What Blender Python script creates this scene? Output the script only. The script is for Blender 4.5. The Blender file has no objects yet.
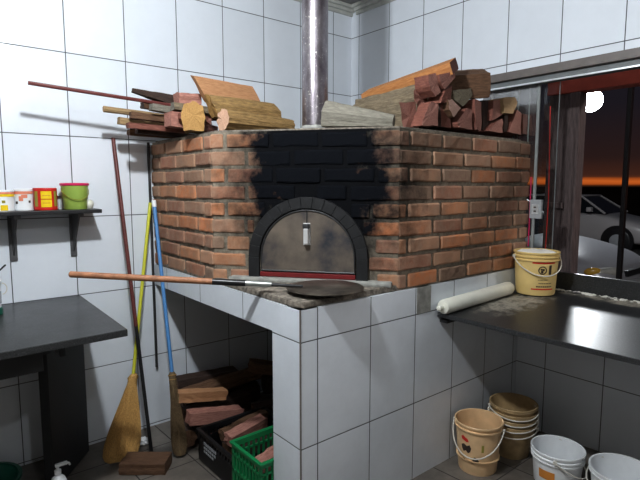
import bpy, bmesh, math, random
from mathutils import Vector, Matrix
random.seed(7)
C = bpy.context.scene.collection
V = Vector

# ------------------------------------------------------------------ materials
def newmat(name):
    m = bpy.data.materials.new(name); m.use_nodes = True
    nt = m.node_tree; b = nt.nodes['Principled BSDF']
    return m, nt, b
def lk(nt, a, b): nt.links.new(a, b)
def math_(nt, op, a, b=None, c=None):
    n = nt.nodes.new('ShaderNodeMath'); n.operation = op
    for i, v in enumerate((a, b, c)):
        if v is None: continue
        if isinstance(v, (int, float)): n.inputs[i].default_value = v
        else: lk(nt, v, n.inputs[i])
    return n.outputs[0]
def mixc(nt, f, a, b, mode='MIX'):
    n = nt.nodes.new('ShaderNodeMix'); n.data_type = 'RGBA'; n.blend_type = mode
    if isinstance(f, (int, float)): n.inputs[0].default_value = f
    else: lk(nt, f, n.inputs[0])
    for i, v in ((6, a), (7, b)):
        if isinstance(v, (tuple, list)): n.inputs[i].default_value = (*v[:3], 1)
        else: lk(nt, v, n.inputs[i])
    return n.outputs[2]
def noise(nt, scale, detail=4, rough=.55, stretch=None, coord='Object'):
    tc = nt.nodes.new('ShaderNodeTexCoord'); o = tc.outputs[coord]
    if stretch:
        mp = nt.nodes.new('ShaderNodeMapping'); mp.inputs['Scale'].default_value = stretch
        lk(nt, o, mp.inputs['Vector']); o = mp.outputs[0]
    n = nt.nodes.new('ShaderNodeTexNoise'); n.inputs['Scale'].default_value = scale
    n.inputs['Detail'].default_value = detail; n.inputs['Roughness'].default_value = rough
    lk(nt, o, n.inputs['Vector']); return n.outputs['Fac']
def ramp(nt, f, stops):
    r = nt.nodes.new('ShaderNodeValToRGB'); e = r.color_ramp.elements
    while len(e) < len(stops): e.new(.5)
    for k, (p, c) in enumerate(stops):
        e[k].position = p; e[k].color = (*c, 1) if len(c) == 3 else c
    lk(nt, f, r.inputs[0]); return r.outputs[0]
def bump(nt, b, h, strength=.4, dist=.005):
    n = nt.nodes.new('ShaderNodeBump'); n.inputs['Strength'].default_value = strength
    n.inputs['Distance'].default_value = dist; lk(nt, h, n.inputs['Height']); lk(nt, n.outputs[0], b.inputs['Normal'])
def plain(name, col, rough=.5, metal=0, var=.12, scale=18, bmp=.15, spec=.5):
    m, nt, b = newmat(name)
    f = noise(nt, scale)
    d = tuple(c * (1 - var) for c in col); l = tuple(min(1, c * (1 + var)) for c in col)
    lk(nt, ramp(nt, f, [(.3, d), (.7, l)]), b.inputs['Base Color'])
    b.inputs['Roughness'].default_value = rough; b.inputs['Metallic'].default_value = metal
    b.inputs['Specular IOR Level'].default_value = spec
    if bmp: bump(nt, b, noise(nt, scale * 6), bmp, .002)
    return m
def emis(name, col, s):
    m, nt, b = newmat(name); b.inputs['Base Color'].default_value = (*col, 1)
    b.inputs['Emission Color'].default_value = (*col, 1); b.inputs['Emission Strength'].default_value = s
    return m
def tile_mat(name, ax, off, pitch, zoff, zp, col=(.79, .835, .895), grout=(.05, .055, .065), g=.0027, ax2='Z', rough=.22, dirt=.0):
    m, nt, b = newmat(name)
    geo = nt.nodes.new('ShaderNodeNewGeometry'); sp = nt.nodes.new('ShaderNodeSeparateXYZ')
    lk(nt, geo.outputs['Position'], sp.inputs[0])
    u = math_(nt, 'DIVIDE', math_(nt, 'SUBTRACT', sp.outputs[ax], off), pitch)
    v = math_(nt, 'DIVIDE', math_(nt, 'SUBTRACT', sp.outputs[ax2], zoff), zp)
    def line(t, p):
        d = math_(nt, 'ABSOLUTE', math_(nt, 'SUBTRACT', math_(nt, 'FRACT', math_(nt, 'ADD', t, .5)), .5))
        n = nt.nodes.new('ShaderNodeMapRange'); n.inputs[1].default_value = g * .55 / p; n.inputs[2].default_value = g * 1.15 / p
        n.inputs[3].default_value = 1; n.inputs[4].default_value = 0; lk(nt, d, n.inputs[0]); return n.outputs[0]
    ln = math_(nt, 'MAXIMUM', line(u, pitch), line(v, zp))
    cb = nt.nodes.new('ShaderNodeCombineXYZ'); lk(nt, math_(nt, 'FLOOR', u), cb.inputs[0]); lk(nt, math_(nt, 'FLOOR', v), cb.inputs[1])
    wn = nt.nodes.new('ShaderNodeTexWhiteNoise'); lk(nt, cb.outputs[0], wn.inputs['Vector'])
    base = mixc(nt, wn.outputs['Value'], tuple(c * .965 for c in col), tuple(min(1, c * 1.02) for c in col))
    dn = ramp(nt, noise(nt, 2.3, 8, .7), [(.35, (1 - dirt,) * 3), (.62, (1, 1, 1))])
    base = mixc(nt, 1.0, base, dn, 'MULTIPLY')
    lk(nt, mixc(nt, ln, base, grout), b.inputs['Base Color'])
    r = math_(nt, 'MULTIPLY_ADD', ln, .6, rough); lk(nt, r, b.inputs['Roughness'])
    bump(nt, b, math_(nt, 'SUBTRACT', 1.0, ln), .5, .0025)
    return m

TP, TH = .3295, .46
m_tileL = tile_mat('tile_glaze_back', 'X', -.5948 * TP * 1.0 / 1.0, TP, 2.7073, TH, dirt=.05)
m_tileR = tile_mat('tile_glaze_side', 'Y', -.2767 * TP, TP, 2.7073, TH, dirt=.05)
m_tileBF = tile_mat('tile_glaze_base_front', 'X', -1.619, .3137, 2.7073, TH, dirt=.10)
m_tileBL = tile_mat('tile_glaze_base_side', 'Y', -1.103, .4532, 2.7073, TH, dirt=.10)
m_tileIn = tile_mat('tile_glaze_inner', 'Y', -1.2, .3295, 2.7073, TH, dirt=.25)
m_floor = tile_mat('floor_tile', 'X', -.2, .31, -.3, .31, col=(.22, .195, .17), grout=(.05, .045, .04), ax2='Y', rough=.42, dirt=.55, g=.004)
m_ceil = plain('ceiling_paint', (.24, .24, .235), .8)
m_plaster = plain('grey_plaster', (.33, .30, .27), .9)
m_trim = plain('pvc_trim', (.50, .51, .48), .4, bmp=0)
m_trimdark = plain('lintel_profile', (.17, .15, .14), .5, bmp=.1)
m_alu = plain('aluminium', (.17, .185, .19), .5, 0, bmp=0)
m_stile = plain('stile_grey', (.26, .28, .28), .5, 0, bmp=0)
m_alul = plain('aluminium_bright', (.72, .76, .78), .3, .5, bmp=0)
m_granite = None
def granite():
    m, nt, b = newmat('dark_granite')
    f = noise(nt, 160, 3); g2 = noise(nt, 3, 6, .7)
    c = ramp(nt, f, [(.35, (.012, .013, .014)), (.62, (.035, .037, .04)), (.75, (.11, .11, .11))])
    c = mixc(nt, math_(nt, 'MULTIPLY', g2, .25), c, (.10, .10, .095))
    lk(nt, c, b.inputs['Base Color']); lk(nt, math_(nt, 'MULTIPLY_ADD', g2, .25, .2), b.inputs['Roughness'])
    return m
m_granite = granite()
def granite_floured():
    m, nt, b = newmat('floured_granite')
    geo = nt.nodes.new('ShaderNodeNewGeometry'); sp = nt.nodes.new('ShaderNodeSeparateXYZ'); lk(nt, geo.outputs['Position'], sp.inputs[0])
    f = noise(nt, 160, 3); c = ramp(nt, f, [(.35, (.012, .013, .014)), (.62, (.035, .037, .04)), (.75, (.11, .11, .11))])
    def blob(cx, cy, rx, ry):
        dx = math_(nt, 'DIVIDE', math_(nt, 'SUBTRACT', sp.outputs['X'], cx), rx)
        dy = math_(nt, 'DIVIDE', math_(nt, 'SUBTRACT', sp.outputs['Y'], cy), ry)
        d = math_(nt, 'ADD', math_(nt, 'MULTIPLY', dx, dx), math_(nt, 'MULTIPLY', dy, dy))
        n = nt.nodes.new('ShaderNodeMapRange'); n.inputs[1].default_value = 0; n.inputs[2].default_value = 1
        n.inputs[3].default_value = 1; n.inputs[4].default_value = 0; lk(nt, d, n.inputs[0]); return n.outputs[0]
    w = math_(nt, 'MAXIMUM', blob(-.35, -1.72, .5, .22), blob(.08, -2.3, .14, .9))
    n1 = noise(nt, 14, 8, .75); n2 = noise(nt, 60, 4, .7)
    a = math_(nt, 'ADD', math_(nt, 'MULTIPLY', n1, .7), math_(nt, 'MULTIPLY', n2, .45))
    s = math_(nt, 'ADD', a, math_(nt, 'MULTIPLY', w, .32))
    n = nt.nodes.new('ShaderNodeMapRange'); n.inputs[1].default_value = .76; n.inputs[2].default_value = .92; lk(nt, s, n.inputs[0])
    mask = math_(nt, 'MULTIPLY', n.outputs[0], .6)
    mask = math_(nt, 'MULTIPLY', mask, math_(nt, 'GREATER_THAN', w, .01))
    lk(nt, mixc(nt, mask, c, (.55, .51, .42)), b.inputs['Base Color'])
    lk(nt, math_(nt, 'MULTIPLY_ADD', mask, .5, .36), b.inputs['Roughness']); b.inputs['Specular IOR Level'].default_value = .8
    return m
m_counter = granite_floured()
m_black = plain('black_paint', (.018, .018, .02), .45)
m_blackwood = plain('black_stained_wood', (.02, .021, .023), .55, scale=9)
m_iron = plain('dark_iron', (.05, .05, .052), .5, .4)
m_bracket = plain('bracket_steel', (.12, .12, .125), .45, .3)
m_concrete = plain('cement', (.20, .175, .145), .95, 0, .6, 45, 1.0)
m_greycement = plain('grey_cement', (.30, .30, .28), .9, 0, .25, 25, .6)

SOOT = (-1.398, -1.202, 1.52)     # on the front face above the oven door
def soot_mask(nt):
    geo = nt.nodes.new('ShaderNodeNewGeometry'); sp = nt.nodes.new('ShaderNodeSeparateXYZ'); lk(nt, geo.outputs['Position'], sp.inputs[0])
    t = math_(nt, 'ADD', math_(nt, 'MULTIPLY', math_(nt, 'ADD', sp.outputs['X'], 1.39), .617),
              math_(nt, 'MULTIPLY', math_(nt, 'ADD', sp.outputs['Y'], 1.22), -.787))      # along the front face
    dz = math_(nt, 'SUBTRACT', sp.outputs['Z'], 1.55)
    t = math_(nt, 'DIVIDE', math_(nt, 'SUBTRACT', t, .03), .50); dz = math_(nt, 'DIVIDE', dz, .60)
    d = math_(nt, 'ADD', math_(nt, 'MULTIPLY', t, t), math_(nt, 'MULTIPLY', dz, dz))
    # only the door side: outward distance from the chamfer plane
    o = math_(nt, 'ADD', math_(nt, 'MULTIPLY', math_(nt, 'ADD', sp.outputs['X'], 1.71), -.787), math_(nt, 'MULTIPLY', math_(nt, 'ADD', sp.outputs['Y'], .803), -.617))
    near = math_(nt, 'GREATER_THAN', o, -.16)
    nz = noise(nt, 9, 6, .65)
    v = math_(nt, 'SUBTRACT', math_(nt, 'ADD', 1.0, math_(nt, 'MULTIPLY', math_(nt, 'SUBTRACT', nz, .5), 1.6)), d)
    n = nt.nodes.new('ShaderNodeMapRange'); n.inputs[1].default_value = -.25; n.inputs[2].default_value = .62; lk(nt, v, n.inputs[0])
    return math_(nt, 'MULTIPLY', n.outputs[0], near)
def brick_mat():
    m, nt, b = newmat('fired_brick')
    at = nt.nodes.new('ShaderNodeAttribute'); at.attribute_name = 'bcol'
    f = noise(nt, 30, 6, .7); f2 = noise(nt, 7, 5, .6)
    c = mixc(nt, ramp(nt, f, [(.3, (.0, .0, .0)), (.75, (1, 1, 1))]), at.outputs['Color'], (.36, .27, .19))
    c2 = mixc(nt, .36, at.outputs['Color'], c)
    # lime dust and grey stains
    c2 = mixc(nt, ramp(nt, f2, [(.44, (0, 0, 0)), (.72, (.55, .55, .55))]), c2, (.16, .11, .08))
    pn = nt.nodes.new('ShaderNodeNewGeometry')
    c2 = mixc(nt, ramp(nt, math_(nt, 'ADD', pn.outputs['Pointiness'], math_(nt, 'MULTIPLY', math_(nt, 'SUBTRACT', f, .5), .10)), [(.52, (0, 0, 0)), (.62, (.5, .5, .5))]), c2, (.42, .31, .22))
    s = soot_mask(nt)
    c3 = mixc(nt, s, c2, (.006, .007, .0095))
    lk(nt, c3, b.inputs['Base Color']); b.inputs['Roughness'].default_value = .85
    lk(nt, math_(nt, 'MULTIPLY_ADD', s, -.45, .5), b.inputs['Specular IOR Level'])
    bump(nt, b, noise(nt, 70, 6, .7), .55, .005)
    return m
m_brick = brick_mat()
def mortar_mat():
    m, nt, b = newmat('mortar')
    f = noise(nt, 24, 6, .7)
    c = ramp(nt, f, [(.3, (.13, .11, .085)), (.7, (.34, .30, .24))])
    s = soot_mask(nt)
    lk(nt, mixc(nt, s, c, (.005, .0055, .007)), b.inputs['Base Color']); b.inputs['Specular IOR Level'].default_value = .12
    b.inputs['Roughness'].default_value = .95; bump(nt, b, noise(nt, 90, 6, .7), .8, .006)
    return m
m_mortar = mortar_mat()
m_soot = plain('soot_black', (.009, .0095, .011), .6, 0, .4, 20, .6)
def door_mat():
    m, nt, b = newmat('heat_stained_steel')
    f = noise(nt, 6, 6, .6)
    c = ramp(nt, f, [(.30, (.045, .05, .065)), (.48, (.14, .12, .105)), (.68, (.22, .185, .15))])
    lk(nt, c, b.inputs['Base Color']); b.inputs['Metallic'].default_value = .35; b.inputs['Roughness'].default_value = .42
    bump(nt, b, noise(nt, 25), .15, .003); return m
m_door = door_mat()
m_dullred = plain('dull_red', (.16, .012, .014), .5)  # even dull red for the rail below the door
m_chrome = plain('chrome', (.75, .75, .76), .16, 1, bmp=0)
def pipe_mat():
    m, nt, b = newmat('flue_steel')
    f = noise(nt, 8, 7, .7, (1, 1, .5)); f2 = noise(nt, 60, 3, .6)
    c = ramp(nt, f, [(.35, (.13, .11, .125)), (.55, (.27, .25, .27)), (.72, (.46, .44, .44))])
    c = mixc(nt, ramp(nt, f2, [(.62, (0, 0, 0)), (.7, (1, 1, 1))]), c, (.6, .58, .55))
    lk(nt, c, b.inputs['Base Color']); b.inputs['Metallic'].default_value = .75
    lk(nt, math_(nt, 'MULTIPLY_ADD', f, .3, .18), b.inputs['Roughness']); bump(nt, b, f2, .12, .002); return m
m_pipe = pipe_mat()
m_bright = plain('bright_worn_steel', (.70, .70, .70), .25, .35, bmp=0)
m_pipe2 = plain('warm_steel', (.42, .38, .32), .28, .8, bmp=0)

_wm = {}
def wood(name, dark, light, rough=.8, bstr=.6, sc=1.0):
    if name in _wm: return _wm[name]
    m, nt, b = newmat(name)
    f = noise(nt, 14 * sc, 8, .68, (1.6, 10, 10)); f2 = noise(nt, 5, 4)
    c = ramp(nt, f, [(.28, dark), (.52, tuple((a + c2) / 2 for a, c2 in zip(dark, light))), (.76, light)])
    c = mixc(nt, math_(nt, 'MULTIPLY', f2, .35), c, dark)
    lk(nt, c, b.inputs['Base Color']); b.inputs['Roughness'].default_value = rough
    bump(nt, b, f, bstr, .008); _wm[name] = m; return m
W_bark = wood('ochre_bark', (.10, .055, .02), (.50, .33, .13))
W_gbark = wood('grey_bark', (.07, .052, .035), (.36, .29, .19))
W_pale = wood('pale_pinkish_end', (.45, .27, .18), (.68, .46, .34), bstr=.3)
W_palepink = wood('pale_pink_split_wood', (.45, .27, .22), (.70, .48, .38), bstr=.3)
W_moss = wood('mossy_split_wood', (.12, .10, .07), (.40, .34, .24))
W_slab = wood('weathered_grey_wood', (.13, .12, .095), (.34, .32, .27))
W_plank = wood('tan_plank', (.34, .17, .08), (.60, .34, .18), bstr=.25)
W_orange = wood('orange_sawn_wood', (.33, .13, .04), (.62, .31, .12), bstr=.25)
W_pink = wood('reddish_split_wood', (.24, .10, .08), (.60, .32, .25))
W_red = wood('dark_red_wood', (.12, .04, .03), (.32, .13, .09))
W_cream = wood('pale_end_grain', (.42, .27, .14), (.66, .47, .28), bstr=.3)
W_yellow = wood('yellow_end_wood', (.26, .14, .045), (.58, .36, .13), bstr=.3)
W_brown = wood('brown_wood', (.07, .035, .02), (.24, .13, .07))
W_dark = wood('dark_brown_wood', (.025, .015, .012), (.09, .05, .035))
W_post = wood('grey_purple_post_wood', (.055, .04, .04), (.17, .13, .125), bstr=.3)
W_handle = wood('orange_brown_handle', (.22, .09, .04), (.42, .20, .10), rough=.5, bstr=.15)
W_maroon = wood('maroon_handle', (.09, .018, .018), (.20, .055, .045), rough=.45, bstr=.1)
W_tan = wood('tan_branch', (.25, .16, .08), (.46, .34, .18))

def straw(name, dark, light):
    m, nt, b = newmat(name)
    f = noise(nt, 30, 5, .7, (9, 9, .6)); c = ramp(nt, f, [(.3, dark), (.7, light)])
    lk(nt, c, b.inputs['Base Color']); b.inputs['Roughness'].default_value = .75; bump(nt, b, f, .9, .006); return m
m_straw = straw('golden_straw', (.30, .16, .05), (.75, .47, .16))
m_strawd = straw('worn_straw', (.07, .045, .025), (.26, .18, .09))
def glass_mat(name='window_glass'):
    m, nt, b = newmat(name)
    out = nt.nodes['Material Output']; nt.nodes.remove(b)
    t = nt.nodes.new('ShaderNodeBsdfTransparent'); t.inputs[0].default_value = (.90, .93, .93, 1)
    g = nt.nodes.new('ShaderNodeBsdfGlossy'); g.inputs['Roughness'].default_value = .02
    f = nt.nodes.new('ShaderNodeFresnel'); f.inputs[0].default_value = 1.5
    mx = nt.nodes.new('ShaderNodeMixShader'); lk(nt, f.outputs[0], mx.inputs[0]); lk(nt, t.outputs[0], mx.inputs[1]); lk(nt, g.outputs[0], mx.inputs[2])
    lk(nt, mx.outputs[0], out.inputs[0]); return m
m_glass = glass_mat()
def painted_reflection():  # grey diffuse towards the pane top stands in for the room's reflection
    m, nt, b = newmat('painted_reflection_glass'); out = nt.nodes['Material Output']; nt.nodes.remove(b)
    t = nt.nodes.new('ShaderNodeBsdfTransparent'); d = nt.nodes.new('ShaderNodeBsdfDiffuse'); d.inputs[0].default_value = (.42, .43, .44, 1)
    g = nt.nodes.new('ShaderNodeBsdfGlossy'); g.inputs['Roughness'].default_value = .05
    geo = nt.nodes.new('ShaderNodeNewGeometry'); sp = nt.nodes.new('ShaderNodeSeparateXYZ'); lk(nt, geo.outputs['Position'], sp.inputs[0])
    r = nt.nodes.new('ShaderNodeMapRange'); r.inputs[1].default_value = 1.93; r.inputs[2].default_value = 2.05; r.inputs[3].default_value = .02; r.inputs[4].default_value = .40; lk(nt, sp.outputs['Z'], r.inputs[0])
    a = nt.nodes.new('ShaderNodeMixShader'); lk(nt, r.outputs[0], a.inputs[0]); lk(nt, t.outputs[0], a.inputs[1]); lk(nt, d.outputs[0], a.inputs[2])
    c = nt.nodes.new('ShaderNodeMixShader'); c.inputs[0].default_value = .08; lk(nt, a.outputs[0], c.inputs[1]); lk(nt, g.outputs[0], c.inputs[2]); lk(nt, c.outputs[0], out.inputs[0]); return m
m_reflpane = painted_reflection()
def pl(name, col, rough=.35, **k): return plain(name, col, rough, 0, k.get('var', .06), 12, 0)
P_cream = pl('butter_yellow_plastic', (.74, .56, .24)); P_white = pl('white_plastic', (.80, .82, .84)); P_beige = pl('peach_plastic', (.72, .50, .29), var=.12)
P_tan = pl('dirty_tan_plastic', (.42, .30, .16), var=.25); P_ggreen = pl('green_crate_plastic', (.01, .22, .075)); P_lime = pl('lime_green_plastic', (.33, .46, .10))
P_pink = pl('magenta_plastic', (.62, .02, .12)); P_red = pl('bright_red_print', (.62, .025, .02)); P_yel = pl('yellow_print', (.85, .62, .02))
P_dark = pl('dark_print', (.05, .035, .03)); P_wire = pl('pale_handle_wire', (.66, .64, .58)); P_blue = pl('blue_plastic', (.10, .27, .55)); P_ylw = pl('yellow_green_handle', (.62, .62, .06))
P_blk = pl('black_plastic', (.014, .014, .016)); P_flour = plain('flour', (.85, .83, .77), .95, 0, .05, 30, .5); P_teal = pl('dark_teal_plastic', (.01, .12, .08)); P_orange = pl('orange_print', (.62, .25, .05))
P_pin = pl('ivory_plastic', (.74, .74, .66)); P_grey = pl('grey_plastic', (.38, .40, .42)); P_olive = pl('olive_print', (.33, .30, .05))
P_pinkp = pl('salmon_print', (.75, .28, .18))

# ------------------------------------------------------------------ mesh helpers
def link(name, bm, mats, parent=None, smooth=False, mat=None):
    me = bpy.data.meshes.new(name)
    bmesh.ops.recalc_face_normals(bm, faces=bm.faces[:])
    bm.to_mesh(me); bm.free()
    if not isinstance(mats, (list, tuple)): mats = [mats]
    for x in mats: me.materials.append(x)
    o = bpy.data.objects.new(name, me); C.objects.link(o)
    if smooth:
        for p in me.polygons: p.use_smooth = True
        if smooth != 'all':
            try: me.set_sharp_from_angle(angle=math.radians(38))
            except Exception: pass
    if mat is not None: o.matrix_world = mat
    if parent is not None:
        o.parent = parent
    return o
def empty(name, loc, label, cat, group=None, rz=0):
    o = bpy.data.objects.new(name, None); C.objects.link(o); o.location = loc; o.rotation_euler = (0, 0, rz)
    o.empty_display_size = .05
    return tag(o, label, cat, group)
def tag(o, label=None, cat=None, group=None, kind=None):
    if label: o['label'] = label
    if cat: o['category'] = cat
    if group: o['group'] = group
    if kind: o['kind'] = kind
    return o
def struct(o): o['kind'] = 'structure'; return o
def bx(bm, x0, x1, y0, y1, z0, z1, bev=0, mi=0, M=None):
    vs = [bm.verts.new((x, y, z)) for x in (x0, x1) for y in (y0, y1) for z in (z0, z1)]
    fs = [bm.faces.new([vs[i] for i in q]) for q in ((0, 1, 3, 2), (4, 6, 7, 5), (0, 4, 5, 1), (2, 3, 7, 6), (0, 2, 6, 4), (1, 5, 7, 3))]
    for f in fs: f.material_index = mi
    if bev:
        es = list({e for f in fs for e in f.edges})
        r = bmesh.ops.bevel(bm, geom=es, offset=bev, segments=2, affect='EDGES', profile=.6)
        for f in r['faces']: f.material_index = mi
        vs = list({v for f in r['faces'] for v in f.verts} | {v for f in fs if f.is_valid for v in f.verts})
    if M is not None: bmesh.ops.transform(bm, matrix=M, verts=[v for v in vs if v.is_valid])
    return vs
def frame_mat(a, b, roll=0):
    a, b = V(a), V(b); x = (b - a).normalized()
    up = V((0, 0, 1)) if abs(x.z) < .95 else V((0, 1, 0))
    y = up.cross(x).normalized(); z = x.cross(y)
    R = Matrix((x, y, z)).transposed().to_4x4()
    return Matrix.Translation(a) @ R @ Matrix.Rotation(roll, 4, 'X')
def tube(bm, pts, rad, n=10, cap=True, mi=0, closed=False):
    pts = [V(p) for p in pts]; rs = rad if isinstance(rad, (list, tuple)) else [rad] * len(pts)
    rings = []; prev = None
    N = len(pts)
    for i, p in enumerate(pts):
        if closed: d = pts[(i + 1) % N] - pts[i - 1]
        else: d = pts[min(i + 1, N - 1)] - pts[max(i - 1, 0)]
        d.normalize()
        if prev is None:
            up = V((0, 0, 1)) if abs(d.z) < .9 else V((0, 1, 0)); a = d.cross(up).normalized()
        else: a = (prev - d * prev.dot(d)).normalized()
        prev = a; b = d.cross(a)
        rings.append([bm.verts.new(p + (a * math.cos(t) + b * math.sin(t)) * rs[i]) for t in [2 * math.pi * k / n for k in range(n)]])
    seq = list(zip(rings, rings[1:])) + ([(rings[-1], rings[0])] if closed else [])
    for r0, r1 in seq:
        for k in range(n):
            f = bm.faces.new((r0[k], r0[(k + 1) % n], r1[(k + 1) % n], r1[k])); f.material_index = mi
    if cap and not closed:
        for r in (rings[0], rings[-1]):
            f = bm.faces.new(r); f.material_index = mi
def lathe(bm, prof, n=36, c=(0, 0), mi=0, cap0=False, cap1=False):
    rings = []
    for r, z in prof:
        rings.append([bm.verts.new((c[0] + r * math.cos(2 * math.pi * k / n), c[1] + r * math.sin(2 * math.pi * k / n), z)) for k in range(n)])
    for r0, r1 in zip(rings, rings[1:]):
        for k in range(n):
            f = bm.faces.new((r0[k], r0[(k + 1) % n], r1[(k + 1) % n], r1[k])); f.material_index = mi
    if cap0: bm.faces.new(rings[0]).material_index = mi
    if cap1: bm.faces.new(rings[-1]).material_index = mi
def prism(bm, poly, z0, z1, mi=0, bev=0):
    a = [bm.verts.new((x, y, z0)) for x, y in poly]; b = [bm.verts.new((x, y, z1)) for x, y in poly]
    n = len(poly); fs = [bm.faces.new(a[::-1]), bm.faces.new(b)]
    for k in range(n): fs.append(bm.faces.new((a[k], a[(k + 1) % n], b[(k + 1) % n], b[k])))
    for f in fs: f.material_index = mi
    if bev:
        es = list({e for f in fs for e in f.edges})
        bmesh.ops.bevel(bm, geom=es, offset=bev, segments=2, affect='EDGES', profile=.6)
    return fs
def box_obj(name, dims, mats, parent=None, bev=0, mat=None):
    bm = bmesh.new(); bx(bm, *dims, bev=bev); return link(name, bm, mats, parent, mat=mat)
def decal(bm, c, rfun, a0, a1, z0, z1, n=8, off=.0012, mi=0):
    """curved patch lying on a bucket wall; rfun(z) -> radius"""
    g = []
    for j in range(3):
        z = z0 + (z1 - z0) * j / 2
        g.append([bm.verts.new((c[0] + (rfun(z) + off) * math.cos(a0 + (a1 - a0) * k / n), c[1] + (rfun(z) + off) * math.sin(a0 + (a1 - a0) * k / n), z)) for k in range(n + 1)])
    for r0, r1 in zip(g, g[1:]):
        for k in range(n): bm.faces.new((r0[k], r0[k + 1], r1[k + 1], r1[k])).material_index = mi

def FZ(y): return -.07 - .045 * y        # the floor drains towards the back wall

# ------------------------------------------------------------------ room
XB, YB = -1.7103, -1.5562
XW, YS = -4.6, -4.8
def room():
    bm = bmesh.new(); bx(bm, XW - .1, 0.0, 0, .12, -.2, 2.95); struct(link('wall_back', bm, m_tileL))
    bm = bmesh.new()
    bx(bm, .0, .12, -1.25, .12, -.2, 2.95)
    bx(bm, .0, .12, YS, -1.25, -.2, .828)
    bx(bm, .0, .12, -1.553, -1.25, .828, 1.003)
    bx(bm, .0, .12, YS, -1.25, 2.2, 2.95)
    bx(bm, .0, .12, YS, -3.6, .828, 2.2)
    struct(link('wall_right', bm, m_tileR))
    bm = bmesh.new(); bx(bm, XW - .12, XW, YS, 0.12, -.2, 2.95); struct(link('wall_left', bm, m_plaster))
    bm = bmesh.new(); bx(bm, XW - .12, .12, YS - .12, YS, -.2, 2.95); struct(link('wall_front', bm, m_plaster))
    bm = bmesh.new()
    vs = [bm.verts.new(p) for p in ((XW, YS, FZ(YS)), (0, YS, FZ(YS)), (0, 0, FZ(0)), (XW, 0, FZ(0)))]
    f = bm.faces.new(vs); r = bmesh.ops.extrude_face_region(bm, geom=[f])
    bmesh.ops.translate(bm, vec=(0, 0, -.08), verts=[v for v in r['geom'] if isinstance(v, bmesh.types.BMVert)])
    struct(link('floor', bm, m_floor))
    bm = bmesh.new(); bx(bm, XW, 0, YS, 0, 2.95, 3.0); struct(link('ceiling', bm, m_ceil))
    # stepped ceiling trim along back and right walls
    for nm, horiz in (('trim_1', True), ('trim_2', False)):
        bm = bmesh.new()
        for d, z0 in ((.018, 2.878), (.040, 2.902), (.065, 2.925)):
            if horiz: bx(bm, XW, -.001, -d, -.0005, z0, 2.949, .003)
            else: bx(bm, -d, -.0005, YS, -.0665, z0, 2.949, .003)
        struct(link(nm, bm, m_trim))
    # window head profile, track, panes
    bm = bmesh.new(); bx(bm, -.012, .125, -3.6, -1.25, 2.152, 2.2, .003); struct(link('trim_3', bm, m_trimdark))
    w = bpy.data.objects.new('window_1', None); C.objects.link(w); w.location = (.08, -2.4, 2.1); struct(w)
    Mi = Matrix.Translation(-w.location)
    def wp(name, bm, mt): o = link(name, bm, mt, w); o.matrix_parent_inverse = Mi; return o
    bm = bmesh.new(); bx(bm, .02, .115, -3.6, -1.25, 2.118, 2.152, .002); wp('track', bm, m_alu)
    bm = bmesh.new(); bx(bm, .012, .022, -3.6, -1.25, 2.110, 2.120, .001); wp('track_lip', bm, m_alul)
    bm = bmesh.new(); bx(bm, .072, .084, -1.592, -1.575, .985, 2.117, .002); wp('stile', bm, m_stile)
    bm = bmesh.new(); bx(bm, .075, .080, -1.575, -1.255, 1.004, 2.117); wp('pane', bm, m_reflpane)
    bm = bmesh.new(); bx(bm, .100, .104, -1.695, -1.30, 1.004, 2.117); wp('pane', bm, m_glass)
    bm = bmesh.new(); bx(bm, .099, .105, -1.699, -1.695, .985, 2.117); wp('pane_edge', bm, m_alu)
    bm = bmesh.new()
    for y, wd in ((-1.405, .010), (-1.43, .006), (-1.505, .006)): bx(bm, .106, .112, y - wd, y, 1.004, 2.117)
    wp('painted_reflection_streak', bm, m_trim)  # pale strips put in for streaks of reflected light on the glass
room()

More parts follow.
